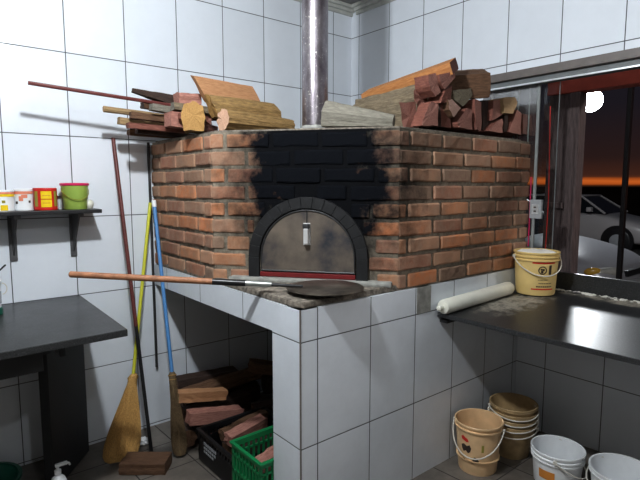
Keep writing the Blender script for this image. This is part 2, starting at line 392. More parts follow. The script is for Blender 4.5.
# ------------------------------------------------------------------ oven
def oven():
    root = empty('brick_oven', (-.9, -.9, FZ(-1) + .0), 'large soot-stained brick pizza oven on a white tiled base, in the corner of the room', 'oven')
    Mi = Matrix.Translation(-root.location)
    def P(name, bm, mt, sm=False, par=root):
        o = link(name, bm, mt, par, sm)
        if par is root: o.matrix_parent_inverse = Mi
        return o
    e = .001
    # tiled base : right-hand front wall, pillar, lintel, inner partition, slab
    bm = bmesh.new()
    bx(bm, XB + .003, -e, YB, YB + .10, -.15, 1.003, mi=0)
    P('tiled_front_wall', bm, m_tileBF)
    bm = bmesh.new()
    bx(bm, XB, XB + .10, YB + .001, -1.353, -.15, .874)
    bx(bm, XB, XB + .10, YB + .001, -e, .874, 1.003)
    P('tiled_pillar_and_lintel', bm, m_tileBL)
    bm = bmesh.new(); bx(bm, XB + .101, -e, YB + .101, -e, .90, 1.0); P('base_slab', bm, m_greycement)
    # corner joint of the base
    bm = bmesh.new(); tube(bm, [(XB + .001, YB + .001, -.05), (XB + .001, YB + .001, 1.003)], .004, 6); P('corner_joint', bm, m_trimdark)
    bm = bmesh.new(); bx(bm, -.985, -.875, YB - .0025, YB + .02, .868, 1.003, .002); P('cement_patch', bm, m_greycement)
    # cement hearth ledge
    bm = bmesh.new()
    poly = [(XB + .004, -.02), (XB + .006, -1.50), (XB + .03, YB + .012), (-1.10, YB + .01), (-1.12, -1.50), (-1.66, -.78), (-1.66, -.02)]
    prism(bm, poly, 1.0035, 1.030, bev=.007)
    bmesh.ops.subdivide_edges(bm, edges=bm.edges[:], cuts=3, use_grid_fill=True)
    for v in bm.verts: v.co.z += random.uniform(-.002, .003) if v.co.z > 1.01 else 0
    P('cement_ledge', bm, m_concrete)
    # brick shell
    A = V((XB, 0)); B = V((XB, -.803)); D = V((-1.12, YB)); E_ = V((.068, YB))
    Z0, Z1 = 1.003, 1.771
    rows = 9; ph = (Z1 - Z0) / rows; mt = .018
    bm = bmesh.new(); cl = bm.loops.layers.float_color.new('bcol')
    cols = [(.36, .15, .075), (.42, .18, .085), (.31, .13, .075), (.28, .15, .095), (.50, .18, .07), (.30, .13, .08), (.38, .20, .12), (.22, .13, .09)]
    def brick(p0, p1, nrm, z0, z1, m0, m1, dep=.09, tint=None):
        """p0,p1 outer plan points; m0,m1: mitre shift of the inner corners"""
        d = (p1 - p0); L = d.length; d = d / L
        pr = random.uniform(-.004, .003)
        o = nrm * pr
        z0 += random.uniform(-.003, .003); z1 += random.uniform(-.003, .003)
        q = [p0 + o, p1 + o, p1 - nrm * dep - d * m1, p0 - nrm * dep + d * m0]
        bl = bmesh.new()
        fs = prism(bl, [(v.x, v.y) for v in q], z0, z1)
        bmesh.ops.bevel(bl, geom=bl.edges[:], offset=.009, segments=2, affect='EDGES', profile=.55)
        bmesh.ops.subdivide_edges(bl, edges=[e for e in bl.edges if e.calc_length() > .12], cuts=4, use_grid_fill=True)
        for v in bl.verts:
            v.co += V((random.uniform(-1, 1), random.uniform(-1, 1), random.uniform(-1, 1))) * .0016
        c = tint or random.choice(cols); k = random.uniform(.85, 1.35); c = tuple(x * k for x in c)
        bmesh.ops.triangulate(bl, faces=[f for f in bl.faces if len(f.verts) > 4])
        mp = {v: bm.verts.new(v.co) for v in bl.verts}
        for f in bl.faces:
            nf = bm.faces.new([mp[v] for v in f.verts])
            for lp in nf.loops: lp[cl] = (*c, 1)
            nf.smooth = False
        bl.free()
    nL = V((-1, 0)); dF = (D - B).normalized(); nF = V((dF.y, -dF.x)); 
    if nF.dot(V((-1, -1))) < 0: nF = -nF
    nR = V((0, -1))
    half = math.tan(math.radians(19)); halfR = math.tan(math.radians(26))
    arch_c, arch_z, R_o = .506, 1.150, .303
    def run(P0, P1, nrm, row, offs, m0, m1, clip=None, blen=.232, joint=.018, first=None):
        d = (P1 - P0); L = d.length; d /= L
        z0 = Z0 + row * ph + mt * .5; z1 = z0 + ph - mt
        s = 0.0; k = 0; iv = []
        nxt = first if first else blen
        while s < L - .012:
            w = nxt + random.uniform(-.012, .012); nxt = blen
            e1 = min(s + w, L)
            if L - e1 < .05: e1 = L
            iv.append((s, e1)); s = e1 + joint
        for a, b in iv:
            segs = [(a, b)]
            if clip:
                c0, c1 = clip
                segs = []
                if b <= c0 or a >= c1: segs = [(a, b)]
                else:
                    if a < c0 - .03: segs.append((a, c0))
                    if b > c1 + .03: segs.append((c1, b))
            for x, y in segs:
                brick(P0 + d * x, P0 + d * y, nrm, z0, z1, m0 if x < 1e-6 else 0, m1 if y > L - 1e-6 else 0)
    for r in range(rows):
        zt = Z0 + r * ph
        # left side
        run(A + V((0, -.002)), B, nL, r, 0, 0, .09 * half, first=.115 if r % 2 else .2)
        # front with arch opening
        clip = None
        zl, zh = zt, zt + ph
        def hw(z):
            if z <= arch_z: return R_o
            t = R_o ** 2 - (z - arch_z) ** 2
            return math.sqrt(t) if t > 0 else 0
        h = max(hw(zl + .02), hw(zh - .03))
        if h > .03: clip = (arch_c - h - .004, arch_c + h + .004)
        run(B, D, nF, r, 0, .09 * half, .09 * halfR, clip, first=(.075 if r % 2 == 0 else .18))
        # right side
        run(D, E_, nR, r, 0, .09 * halfR, 0, first=(.05 if r % 2 == 0 else .24), blen=.236)
    P('brick_courses', bm, m_brick)
    # mortar core behind the bricks
    bm = bmesh.new(); i = .012
    core = [(XB + i, -.002), (XB + i, -.803 - .004), (-1.12 + .004, YB + i), (-.002, YB + i), (-.002, -.002)]
    prism(bm, core, Z0 + .002, Z1 + .004)
    P('mortar_core', bm, m_mortar)
    bm = bmesh.new(); bx(bm, -.001, .060, YB + i, YB + .09, Z0, Z1 + .003); P('mortar_return', bm, m_mortar)
    # rough cement topping
    bm = bmesh.new(); j = .03
    prism(bm, [(XB + j, -.01), (XB + j, -.81), (-1.105, YB + j), (-.004, YB + j), (-.004, -.01)], Z1 + .0045, Z1 + .014, bev=.003)
    P('cement_top', bm, m_concrete)
    # arch ring, local frame: x along face, z up, y outwards
    def FM(s, o=0): p = B + dF * s + nF * o; return Matrix(((dF.x, nF.x, 0, p.x), (dF.y, nF.y, 0, p.y), (0, 0, 1, 0), (0, 0, 0, 1)))
    M = FM(arch_c)
    bm = bmesh.new(); R_i = .247
    def seg(p):   # quad in x,z extruded along y
        a = [bm.verts.new((x, -.06, z)) for x, z in p]; b = [bm.verts.new((x, .014, z)) for x, z in p]
        fs = [bm.faces.new(a), bm.faces.new(b[::-1])] + [bm.faces.new((a[k], a[(k + 1) % 4], b[(k + 1) % 4], b[k])) for k in range(4)]
        bmesh.ops.bevel(bm, geom=list({e for f in fs for e in f.edges}), offset=.0018, segments=1, affect='EDGES')
    for sx in (-1, 1):
        seg([(sx * R_i, 1.045), (sx * R_o, 1.045), (sx * R_o, arch_z - .001), (sx * R_i, arch_z - .001)])
    n = 15
    for k in range(n):
        a0, a1 = math.pi * k / n + .001, math.pi * (k + 1) / n - .001
        seg([(R_i * math.cos(a0), arch_z + R_i * math.sin(a0)), (R_o * math.cos(a0), arch_z + R_o * math.sin(a0)), (R_o * math.cos(a1), arch_z + R_o * math.sin(a1)), (R_i * math.cos(a1), arch_z + R_i * math.sin(a1))])
    bmesh.ops.transform(bm, matrix=M, verts=bm.verts)
    P('arch_ring', bm, m_soot)
    # hearth sill under the door
    bm = bmesh.new(); bx(bm, -.40, .42, -.02, .050, 1.028, 1.050, .008); bmesh.ops.transform(bm, matrix=M, verts=bm.verts)
    P('hearth_sill', bm, m_greycement)
    # door
    bm = bmesh.new()
    pts = [(-.241, 1.082)] + [(.241 * -math.cos(math.pi * k / 28), arch_z + .241 * math.sin(math.pi * k / 28)) for k in range(29)] + [(.241, 1.082)]
    a = [bm.verts.new((x, -.011, z)) for x, z in pts]; b = [bm.verts.new((x, .001, z)) for x, z in pts]
    bm.faces.new(a); bm.faces.new(b[::-1])
    for k in range(len(pts)): bm.faces.new((a[k], a[(k + 1) % len(pts)], b[(k + 1) % len(pts)], b[k]))
    bmesh.ops.transform(bm, matrix=M, verts=bm.verts)
    dr = P('oven_door', bm, m_door)
    def DP(name, bm, mt, sm=False):
        bmesh.ops.transform(bm, matrix=M, verts=bm.verts); o = link(name, bm, mt, dr, sm); return o
    bm = bmesh.new()
    rim = [(x * .985, .003, arch_z + (z - arch_z) * .985) for x, z in pts]
    tube(bm, rim, .0045, 6, closed=True); DP('door_rim', bm, m_iron)
    bm = bmesh.new(); bx(bm, -.0025, .0025, .001, .004, 1.32, 1.385); DP('door_seam', bm, m_soot)
    bm = bmesh.new()
    bx(bm, -.018, .018, .001, .008, 1.215, 1.325, .003); bx(bm, -.011, .013, .008, .034, 1.222, 1.300, .006)
    DP('door_handle', bm, m_bright)
    bm = bmesh.new(); bx(bm, -.016, .016, .002, .030, 1.298, 1.322, .004); DP('handle_bracket', bm, m_iron)
    bm = bmesh.new(); bx(bm, -.243, .243, -.011, .010, 1.052, 1.075, .003); bmesh.ops.transform(bm, matrix=M, verts=bm.verts); tag(P('bottom_rail', bm, m_dullred), 'dull red rail under the oven door')
    return root
oven()

# flue pipe
def flue():
    root = empty('flue_pipe', (-1.21, -1.03, 1.786), 'stained round steel flue pipe rising from the top of the brick oven', 'pipe')
    bm = bmesh.new(); lathe(bm, [(.069, 0), (.069, .50), (.0685, .52), (.069, .54), (.069, .72)], 40); link('lower_section', bm, m_pipe, root, True)
    bm = bmesh.new(); lathe(bm, [(.066, .70), (.0735, .705), (.0735, .715), (.071, .72), (.071, 1.16)], 40); link('upper_section', bm, m_pipe2, root, True)
    bm = bmesh.new(); lathe(bm, [(.115, 0), (.105, .012), (.078, .022), (.070, .035), (.069, .035)], 30)
    for v in bm.verts: v.co += V((random.uniform(-1, 1), random.uniform(-1, 1), 0)) * .004
    link('cement_collar', bm, m_greycement, root)
flue()

# ------------------------------------------------------------------ firewood
def rnd_wedge(w, h): return [(-w / 2, -h / 2), (w / 2, -h / 2), (w * .15, h / 2), (-w * .3, h * .42)]
def log(name, A, B, prof, side, end, label, cat='log', group=None, roll=0, rough=.006, segs=9, flat=(), taper=1.0, bark=None, barkfaces=(), skew=0):
    """split log from A to B; prof = cross-section polygon (y,z), local axis x"""
    A, B = V(A), V(B); L = (B - A).length; M = frame_mat(A, B, roll)
    rs = random.Random(hash(label) % 1000 if False else sum(map(ord, label)) + int(A.x * 1000))
    # refine polygon
    pr = []
    n = len(prof)
    for k in range(n):
        p, q = V(prof[k]), V(prof[(k + 1) % n])
        for t in (0, .33, .66): pr.append((p.lerp(q, t), k))
    off = [rs.uniform(-1, 1) * rough for _ in pr]
    bm = bmesh.new(); rings = []
    for i in range(segs + 1):
        x = L * i / segs; t = 1 + (taper - 1) * i / segs
        ring = []
        for j, (p, k) in enumerate(pr):
            r = 1 + (off[j] + rs.uniform(-1, 1) * rough * .5) / max(p.length, .01)
            xo = 0
            if i in (0, segs): xo = rs.uniform(-1, 1) * rough * .8
            ring.append(bm.verts.new((x + xo - skew * p.y, p.x * r * t, p.y * r * t)))
        rings.append(ring)
    m = len(pr)
    for r0, r1 in zip(rings, rings[1:]):
        for k in range(m):
            f = bm.faces.new((r0[k], r0[(k + 1) % m], r1[(k + 1) % m], r1[k])); f.material_index = 2 if pr[k][1] in barkfaces else 0
    for r in (rings[0], rings[-1]):
        c = bm.verts.new(sum((v.co for v in r), V()) / m)
        for k in range(m): bm.faces.new((r[k], r[(k + 1) % m], c)).material_index = 1
    o = link(name, bm, [side, end, bark or side], None, False, M)
    return tag(o, label, cat, group)
def rect(w, h): return [(-w / 2, -h / 2), (w / 2, -h / 2), (w / 2, h / 2), (-w / 2, h / 2)]
def roundp(r, n=8, sq=1): return [(r * math.cos(2 * math.pi * k / n), r * sq * math.sin(2 * math.pi * k / n)) for k in range(n)]
T = 1.787
# --- left on the oven top
log('split_log', (-1.650, -.835, T + .052), (-1.205, -.80, T + .050), roundp(.056, 9, 1.0), W_bark, W_pale, 'ochre bark log with a pale pinkish cut end, along the oven edge beside the flue', rough=.005, taper=.8)
log('split_log', (-1.655, -.715, T + .135), (-1.25, -.735, T + .125), [(-.045, -.055), (.045, -.06), (.04, .03), (.01, .052), (-.035, .04)], W_bark, W_yellow, 'rough ochre split log under the big tan plank, above the pale-ended log', rough=.007, skew=.5)
log('split_log', (-1.58, -.69, T + .04), (-1.36, -.70, T + .035), roundp(.035, 7), W_gbark, W_plank, 'half-hidden brown log at the bottom, behind the pale-ended ochre log', rough=.004)
log('wood_plank', (-1.665, -.60, T + .245), (-1.30, -.60, T + .232), [(-.018, -.070), (.022, -.070), (.018, .055), (-.016, .055)], W_plank, W_plank, 'wide tan plank leaning on edge on top of the left log pile', 'plank', rough=.003, roll=.15, skew=.75)
log('split_log', (-1.735, -.675, T + .08), (-1.64, -.49, T + .085), [(-.05, -.074), (.05, -.076), (.062, -.01), (.045, .055), (.0, .078), (-.05, .055), (-.06, -.01)], W_bark, W_yellow, 'short log showing a bright yellow split end, left of the pale-ended ochre log', rough=.004)
log('split_log', (-1.73, -.46, T + .195), (-1.60, -.47, T + .20), rect(.08, .06), W_pink, W_pink, 'pinkish red wood block on top, left of the tan plank', 'wood block', rough=.004)
log('split_log', (-1.64, -.42, T + .12), (-1.46, -.47, T + .13), rect(.07, .06), W_brown, W_brown, 'brown wood chunk wedged under the pinkish block', 'wood block', rough=.004)
# --- sticks sticking out to the left of the oven
log('long_pole', (-2.418, -.30, 2.006), (-1.60, -.36, 1.955), roundp(.0095, 8), W_maroon, W_maroon, 'long thin reddish pole sticking out far left from the woodpile', 'pole', rough=.0006)
log('branch', (-2.062, -.27, 1.918), (-1.62, -.25, 1.905), roundp(.016, 8), W_tan, W_cream, 'straight tan branch poking out left below the long reddish pole', 'stick', rough=.001)
log('wood_shard', (-1.925, -.33, 2.025), (-1.64, -.33, 1.985), [(-.008, -.010), (.008, -.011), (.007, .008), (-.007, .010)], W_dark, W_dark, 'black pointed wood shard lying over the long reddish pole', 'stick', taper=3.4, rough=.0015)
sticks = [
 ((-1.95, -.36, 1.886), (-1.62, -.38, 1.872), rect(.05, .036), W_brown, W_brown, 'grey-brown flat stick right under the tan branch'),
 ((-1.86, -.42, 1.93), (-1.60, -.40, 1.915), rect(.045, .035), W_slab, W_slab, 'grey stick with a pale end above the reddish chunk'),
 ((-1.80, -.50, 1.862), (-1.55, -.47, 1.86), rect(.075, .075), W_pink, W_pink, 'thick reddish split chunk in the middle of the small woodpile'),
 ((-1.78, -.52, 1.93), (-1.52, -.52, 1.925), [(-.03, -.02), (.03, -.022), (.02, .022), (-.02, .02)], W_gbark, W_slab, 'grey bark stick lying on the thick reddish chunk'),
 ((-1.985, -.27, 1.862), (-1.64, -.24, 1.850), [(-.02, -.018), (.02, -.018), (.018, .018), (-.018, .018)], W_tan, W_tan, 'pale brown stick, second layer, jutting out left over the wall shadow'),
 ((-1.975, -.38, 1.828), (-1.64, -.38, 1.822), rect(.045, .028), W_red, W_red, 'dark red stick near the bottom of the small woodpile'),
 ((-1.90, -.30, 1.812), (-1.60, -.28, 1.806), rect(.04, .03), W_dark, W_dark, 'dark charred stick at the bottom, beside the black rod top'),
 ((-1.90, -.17, 1.813), (-1.50, -.17, 1.808), rect(.05, .035), W_brown, W_brown, 'brown stick at the bottom next to the tiled wall'),
 ((-1.72, -.62, 1.822), (-1.50, -.44, 1.828), rect(.06, .045), W_red, W_pink, 'red-brown chunk end just left of the yellow split log'),
 ((-1.76, -.58, 1.875), (-1.60, -.54, 1.872), rect(.05, .03), W_red, W_red, 'thin dark red piece over the red-brown chunk'),
 ((-1.84, -.24, 1.962), (-1.55, -.22, 1.955), rect(.05, .035), W_brown, W_dark, 'dark brown stick behind the long reddish pole'),
 ((-1.87, -.19, 1.89), (-1.55, -.17, 1.885), rect(.06, .05), W_dark, W_brown, 'dark stick deep in the pile against the wall'),
 ((-1.70, -.33, 1.932), (-1.50, -.31, 1.93), rect(.04, .04), W_red, W_pink, 'short red piece with a square end under the long pole'),
]
for a, b, p, s, e, l in sticks: log('stick', a, b, p, s, e, l, 'stick', group='sticks overhanging the left side of the oven', rough=.003)
# --- right on the oven top
log('grey_log', (-1.262, -1.180, T + .070), (-1.070, -1.465, T + .028), [(-.06, -.06), (.06, -.06), (.075, .005), (.05, .055), (.005, .075), (-.045, .06), (-.07, .01)], W_slab, W_slab, 'weathered grey log tapering to the right, lying on the oven top beside the flue', taper=.42, rough=.004)
log('sawn_board', (-.655, -1.50, 2.130), (-.80, -1.00, 2.022), rect(.125, .062), W_orange, W_red, 'orange-brown sawn board sloping down on top of the right log pile', 'board', roll=-.42, rough=.002)
log('bark_log', (-.80, -1.405, 1.965), (-.86, -1.00, 1.93), [(-.07, -.06), (.05, -.075), (.075, .01), (.03, .06), (-.065, .055)], W_gbark, W_pink, 'grey bark log directly under the orange sloping board', rough=.007)
log('split_log', (-.905, -1.425, 1.860), (-.94, -1.06, 1.86), [(-.08, -.065), (.06, -.075), (.095, .055), (-.04, .07)], W_gbark, W_pink, 'large grey-sided split log with reddish end, at the bottom left of the right pile', rough=.006)
E1 = [
 ((-0.818, -1.5, 2.012), [(0.049, 0.042), (-0.013, 0.06), (-0.058, -0.031), (-0.018, -0.057), (0.039, -0.013)], W_red, W_pink, 'pinkish narrow split end hanging over from under the raised end of the orange board', .09),
 ((-0.726, -1.51, 2.049), [(0.075, 0.012), (-0.065, 0.051), (-0.075, 0.022), (0.015, -0.052), (0.049, -0.031)], W_red, W_pink, 'pink wedge end directly under the raised tip of the orange board', .09),
 ((-0.714, -1.505, 1.975), [(0.02, 0.021), (-0.046, 0.056), (-0.033, -0.029), (0.059, -0.048)], W_red, W_red, 'reddish chunk end below the pink wedge under the orange board', .09),
 ((-0.838, -1.5, 1.865), [(0.001, 0.066), (-0.06, 0.055), (-0.06, -0.054), (0.074, -0.063), (0.045, -0.002)], W_red, W_pink, 'broad pinkish split end at the bottom, right of the large grey-sided log', .07),
 ((-0.693, -1.48, 1.875), [(0.047, 0.056), (-0.037, 0.072), (-0.052, -0.062), (0.042, -0.065)], W_dark, W_red, 'dark red split end at the bottom, recessed beside the broad pinkish end', 0.34),
 ((-0.676, -1.515, 1.915), [(0.044, 0.031), (0.007, 0.04), (-0.076, 0.002), (-0.011, -0.055), (0.034, -0.018)], W_brown, W_palepink, 'pale pink heart-shaped split end in the middle of the right pile', 0.34),
 ((-0.565, -1.495, 1.987), [(0.088, 0.02), (-0.072, 0.049), (-0.093, 0.014), (-0.004, -0.058), (0.082, -0.026)], W_gbark, W_moss, 'mossy grey-brown split end left of the dark tilted block', 0.34),
 ((-0.549, -1.505, 1.863), [(0.078, -0.02), (-0.008, 0.064), (-0.062, 0.056), (-0.072, -0.051), (0.065, -0.047)], W_red, W_pink, 'large triangular reddish end on the bottom right of the heart-shaped piece', 0.34),
 ((-0.425, -1.5, 1.895), [(0.045, 0.09), (-0.03, 0.077), (-0.04, -0.085), (0.025, -0.081)], W_red, W_pink, 'upright narrow reddish slab end left of the dark gap', 0.34),
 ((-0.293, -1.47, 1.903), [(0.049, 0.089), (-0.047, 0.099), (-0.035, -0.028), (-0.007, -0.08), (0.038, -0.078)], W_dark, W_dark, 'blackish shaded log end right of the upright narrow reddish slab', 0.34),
 ((-0.232, -1.5, 1.951), [(0.051, 0.043), (-0.042, 0.059), (-0.065, -0.028), (0.056, -0.075)], W_red, W_pink, 'reddish split end left of the cream block end, upper one', 0.34),
 ((-0.243, -1.51, 1.849), [(0.1, -0.034), (0.027, 0.017), (-0.06, 0.052), (-0.066, -0.034)], W_red, W_pink, 'low reddish triangular end under the upper reddish end beside the black strip', 0.34),
 ((-0.128, -1.52, 1.98), [(0.085, 0.033), (-0.044, 0.052), (-0.081, 0.019), (-0.03, -0.05), (0.068, -0.056)], W_tan, W_cream, 'squarish cream-coloured log end on top near the right of the pile', 0.34),
 ((-0.021, -1.505, 1.889), [(0.093, -0.065), (0.008, 0.078), (-0.051, 0.06), (-0.05, -0.073)], W_red, W_pink, 'tall reddish wedge end below and right of the cream block', 0.2),
 ((0.121, -1.5, 1.885), [(0.07, 0.066), (-0.027, 0.063), (-0.058, -0.009), (-0.05, -0.062), (0.065, -0.06)], W_red, W_pink, 'last reddish end at the far right against the window stile', 0.2),
 ((-0.12, -1.49, 1.876), [(0.02, 0.048), (-0.018, 0.051), (-0.021, -0.048), (0.018, -0.051)], W_dark, W_dark, 'thin black strip of wood under the cream block end', 0.34),
]
for k, (p, pr, sd, e, l, ln) in enumerate(E1):
    x, y, z = p
    dx = (0 if x > -.2 else -.03 * (k % 3)); dz = 0
    pr = [(a * .97, b * .97) for a, b in pr]
    dx *= ln
    log('split_log', p, (x + dx, y + ln, z + dz), pr, sd, e, l, group='split logs stacked end-on over the right oven side', rough=.003)
log('dark_block', (-.365, -1.505, 2.075), (-.565, -1.36, 2.055), [(-.062, -.075), (.055, -.08), (.06, .05), (-.05, .085)], W_brown, W_dark, 'dark tilted wooden block with a brown top, right of the orange board', 'wood block', roll=-.12, rough=.004)

# --- firewood in the store under the oven
under = [
 ((-1.765, -.42, .272), (-1.46, -.44, .215), rect(.07, .06), W_plank, W_tan, 'light tan split log lying uppermost in the store under the oven'),
 ((-1.735, -.505, .165), (-1.40, -.525, .105), rect(.07, .07), W_pink, W_pink, 'reddish grey squared log in front, below the light tan log'),
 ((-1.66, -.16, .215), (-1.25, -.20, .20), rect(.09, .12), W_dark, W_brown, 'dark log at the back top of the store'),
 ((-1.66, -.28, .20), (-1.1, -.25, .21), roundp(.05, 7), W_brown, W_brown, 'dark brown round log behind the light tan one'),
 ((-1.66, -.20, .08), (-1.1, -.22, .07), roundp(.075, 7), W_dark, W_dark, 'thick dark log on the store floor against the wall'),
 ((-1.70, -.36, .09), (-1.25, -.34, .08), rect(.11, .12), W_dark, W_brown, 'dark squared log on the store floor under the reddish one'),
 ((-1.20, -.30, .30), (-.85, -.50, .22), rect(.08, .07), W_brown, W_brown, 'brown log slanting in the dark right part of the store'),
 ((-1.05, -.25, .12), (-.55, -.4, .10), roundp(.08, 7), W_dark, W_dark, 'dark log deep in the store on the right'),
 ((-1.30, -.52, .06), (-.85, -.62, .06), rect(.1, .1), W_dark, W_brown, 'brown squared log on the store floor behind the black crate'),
]
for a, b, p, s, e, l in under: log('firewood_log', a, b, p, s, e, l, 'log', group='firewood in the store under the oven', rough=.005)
log('round_log', (-1.73, -.50, .035), (-1.69, -.27, .035), roundp(.045, 9, 1.15), W_dark, W_brown, 'short round log with its cut end facing out, between hand broom and black crate', rough=.005)

# ------------------------------------------------------------------ crates
def crate(name, x0, x1, y0, y1, z0, z1, mt, label, slots=True):
    root = empty(name, ((x0 + x1) / 2, (y0 + y1) / 2, z0), label, 'crate'); Mi = Matrix.Translation(-root.location)
    def Pp(nm, bm, m=mt):
        o = link(nm, bm, m, root); o.matrix_parent_inverse = Mi; return o
    t = .010
    bm = bmesh.new(); bx(bm, x0 + t, x1 - t, y0 + t, y1 - t, z0, z0 + .008); Pp('bottom', bm)
    for side in range(4):
        bm = bmesh.new()
        if side < 2:
            yy = (y0, y0 + t) if side == 0 else (y1 - t, y1); a0, a1 = x0, x1
        else:
            xx = (x0, x0 + t) if side == 2 else (x1 - t, x1); a0, a1 = y0 + t, y1 - t
        def b_(a, b, za, zb):
            if side < 2: bx(bm, a, b, yy[0], yy[1], za, zb, .001)
            else: bx(bm, xx[0], xx[1], a, b, za, zb, .001)
        b_(a0, a1, z1 - .028, z1)
        b_(a0, a1, z0, z0 + (.03 if slots else (z1 - z0) * .72))
        n = max(5, int((a1 - a0) / .028))
        for k in range(n + 1):
            c = a0 + (a1 - a0 - .010) * k / n; b_(c, c + .010, z0 + .03, z1 - .028)
        if slots:
            b_(a0, a1, (z0 + z1) / 2 - .01, (z0 + z1) / 2 + .008); b_(a0, a1, z0 + (z1 - z0) * .77, z0 + (z1 - z0) * .77 + .01)
        Pp('side_panel', bm)
    bm = bmesh.new()
    bx(bm, x0 - .008, x1 + .008, y0 - .008, y0 + .004, z1 - .01, z1 + .002, .002); bx(bm, x0 - .008, x1 + .008, y1 - .004, y1 + .008, z1 - .01, z1 + .002, .002)
    bx(bm, x0 - .008, x0 + .004, y0 + .005, y1 - .005, z1 - .01, z1 + .002, .002); bx(bm, x1 - .004, x1 + .008, y0 + .005, y1 - .005, z1 - .01, z1 + .002, .002)
    Pp('rim', bm)
    return root, Pp
cr, Pp = crate('plastic_crate', -1.775, -1.30, -1.347, -1.085, -.005, .275, P_ggreen, 'green slatted plastic crate in front, standing beside the white pillar')
cr2, Pp2 = crate('plastic_crate', -1.735, -1.30, -1.065, -.63, -.03, .150, P_blk, 'black plastic crate with white lettering, behind the green one', slots=False)
# smudged white lettering on the black crate's outer side
bm = bmesh.new()
rr = random.Random(3)
for row, z in enumerate((.085, .062, .04)):
    y = -.70
    for k in range(7 - row):
        w = rr.uniform(.010, .02); bx(bm, -1.7375, -1.7355, y - w, y, z, z + .012 + .004 * (row == 0)); y -= w + .008
Pp2('printed_lettering', bm, P_grey)
for k, (x, y, z, w, s, l) in enumerate([(-1.62, -1.20, .175, .2, W_pink, 'reddish firewood chunk inside the green crate, nearest the left rim'), (-1.44, -1.22, .18, .22, W_red, 'dark red firewood chunk inside the green crate beside the pillar'), (-1.55, -.85, .155, .25, W_pink, 'reddish piece of wood sticking up from the black crate'), (-1.50, -.74, .13, .3, W_brown, 'brown piece of wood lying in the black crate toward the back')]):
    log('wood_chunk', (x - w / 2, y - .02, z), (x + w / 2, y + .02, z + .02), rect(.07, .06), s, s, l, 'wood block', rough=.006)
log('wood_chunk', (-1.62, -1.22, .10), (-1.38, -1.19, .10), rect(.12, .10), W_dark, W_brown, 'dark wood block at the bottom of the green crate', 'wood block', rough=.005)
log('wood_chunk', (-1.66, -.86, .05), (-1.36, -.84, .05), rect(.16, .12), W_dark, W_brown, 'dark wood block at the bottom of the black crate', 'wood block', rough=.005)
log('wood_block', (-2.09, -.44, FZ(-.5) + .036), (-1.90, -.60, FZ(-.5) + .037), rect(.13, .062), W_brown, W_brown, 'brown wooden block lying on the floor in front of the brooms', 'wood block', rough=.003)

# ------------------------------------------------------------------ left table
def table():
    root = empty('work_table', (-2.65, -.45, FZ(-.4)), 'black topped work table against the white tiled wall at the left', 'table'); Mi = Matrix.Translation(-root.location)
    def Pp(nm, bm, m):
        o = link(nm, bm, m, root); o.matrix_parent_inverse = Mi; return o
    bm = bmesh.new()
    prism(bm, [(-3.5, -.003), (-2.163, -.003), (-2.185, -.90), (-3.5, -.93)], .834, .866, bev=.004); Pp('tabletop', bm, m_granite)
    for x in (-2.225, -3.30):
        for i, (ya, yb) in enumerate(((-.05, -.13), (-.42, -.52))):
            pass
    # broad panel legs, set at an angle to the wall
    for dx in (0, -1.05):
        bm = bmesh.new()
        prism(bm, [(-2.180 + dx, -.10), (-2.22 + dx, -.06), (-2.465 + dx, -.375), (-2.43 + dx, -.42)], FZ(-.3) + .004, .833, bev=.004)
        Pp('leg', bm, m_blackwood)
    bm = bmesh.new(); prism(bm, [(-2.50, -.70), (-2.50, -.74), (-3.45, -.76), (-3.45, -.72)], .70, .833, bev=.003); Pp('apron', bm, m_blackwood)
    bm = bmesh.new(); bx(bm, -2.50, -2.46, -.70, -.10, .76, .833, .003); Pp('side_rail', bm, m_blackwood)
    bm = bmesh.new(); bx(bm, -2.42, -2.39, -.66, -.44, .72, .833, .01); Pp('top_cleat', bm, m_blackwood)
table()

# wall shelf
def shelf():
    root = empty('wall_shelf', (-2.6, -.002, 1.35), 'narrow black wall shelf on two brackets above the work table', 'shelf'); Mi = Matrix.Translation(-root.location)
    def Pp(nm, bm, m):
        o = link(nm, bm, m, root); o.matrix_parent_inverse = Mi; return o
    bm = bmesh.new(); bx(bm, -3.3, -2.080, -.225, -.002, 1.357, 1.3775, .003); Pp('shelf_board', bm, m_black)
    for x in (-2.185, -2.485, -3.1):
        bm = bmesh.new()
        bx(bm, x - .017, x + .017, -.010, -.002, 1.10, 1.3565, .002)
        bx(bm, x - .015, x + .015, -.20, -.010, 1.338, 1.3565, .002)
        v = [(-.010, 1.13), (-.010, 1.336), (-.17, 1.336)]
        a = [bm.verts.new((x - .003, y, z)) for y, z in v]; b = [bm.verts.new((x + .003, y, z)) for y, z in v]
        bm.faces.new(a); bm.faces.new(b[::-1])
        for k in range(3): bm.faces.new((a[k], a[(k + 1) % 3], b[(k + 1) % 3], b[k]))
        Pp('bracket', bm, m_bracket)
shelf()
SZ = 1.378
def can(x, y, r, h, name, label, cat, body, parts):
    root = empty(name, (x, y, SZ), label, cat)
    bm = bmesh.new(); lathe(bm, [(0, 0), (r * .97, 0), (r, .004), (r * .985, .01), (r * .985, h - .01), (r, h - .004), (r * .96, h), (r * .93, h - .006), (0, h - .006)], 32)
    bmesh.ops.remove_doubles(bm, verts=bm.verts, dist=1e-5)
    link('body', bm, body, root, True)
    for nm, mt, patches in parts:
        bm = bmesh.new()
        for a0, a1, z0, z1 in patches:
            bm = bmesh.new(); decal(bm, (0, 0), lambda z: r * .99, math.radians(a0), math.radians(a1), z0, z1, 12 if a1 - a0 < 300 else 32)
            link(nm, bm, mt, root)
    return root
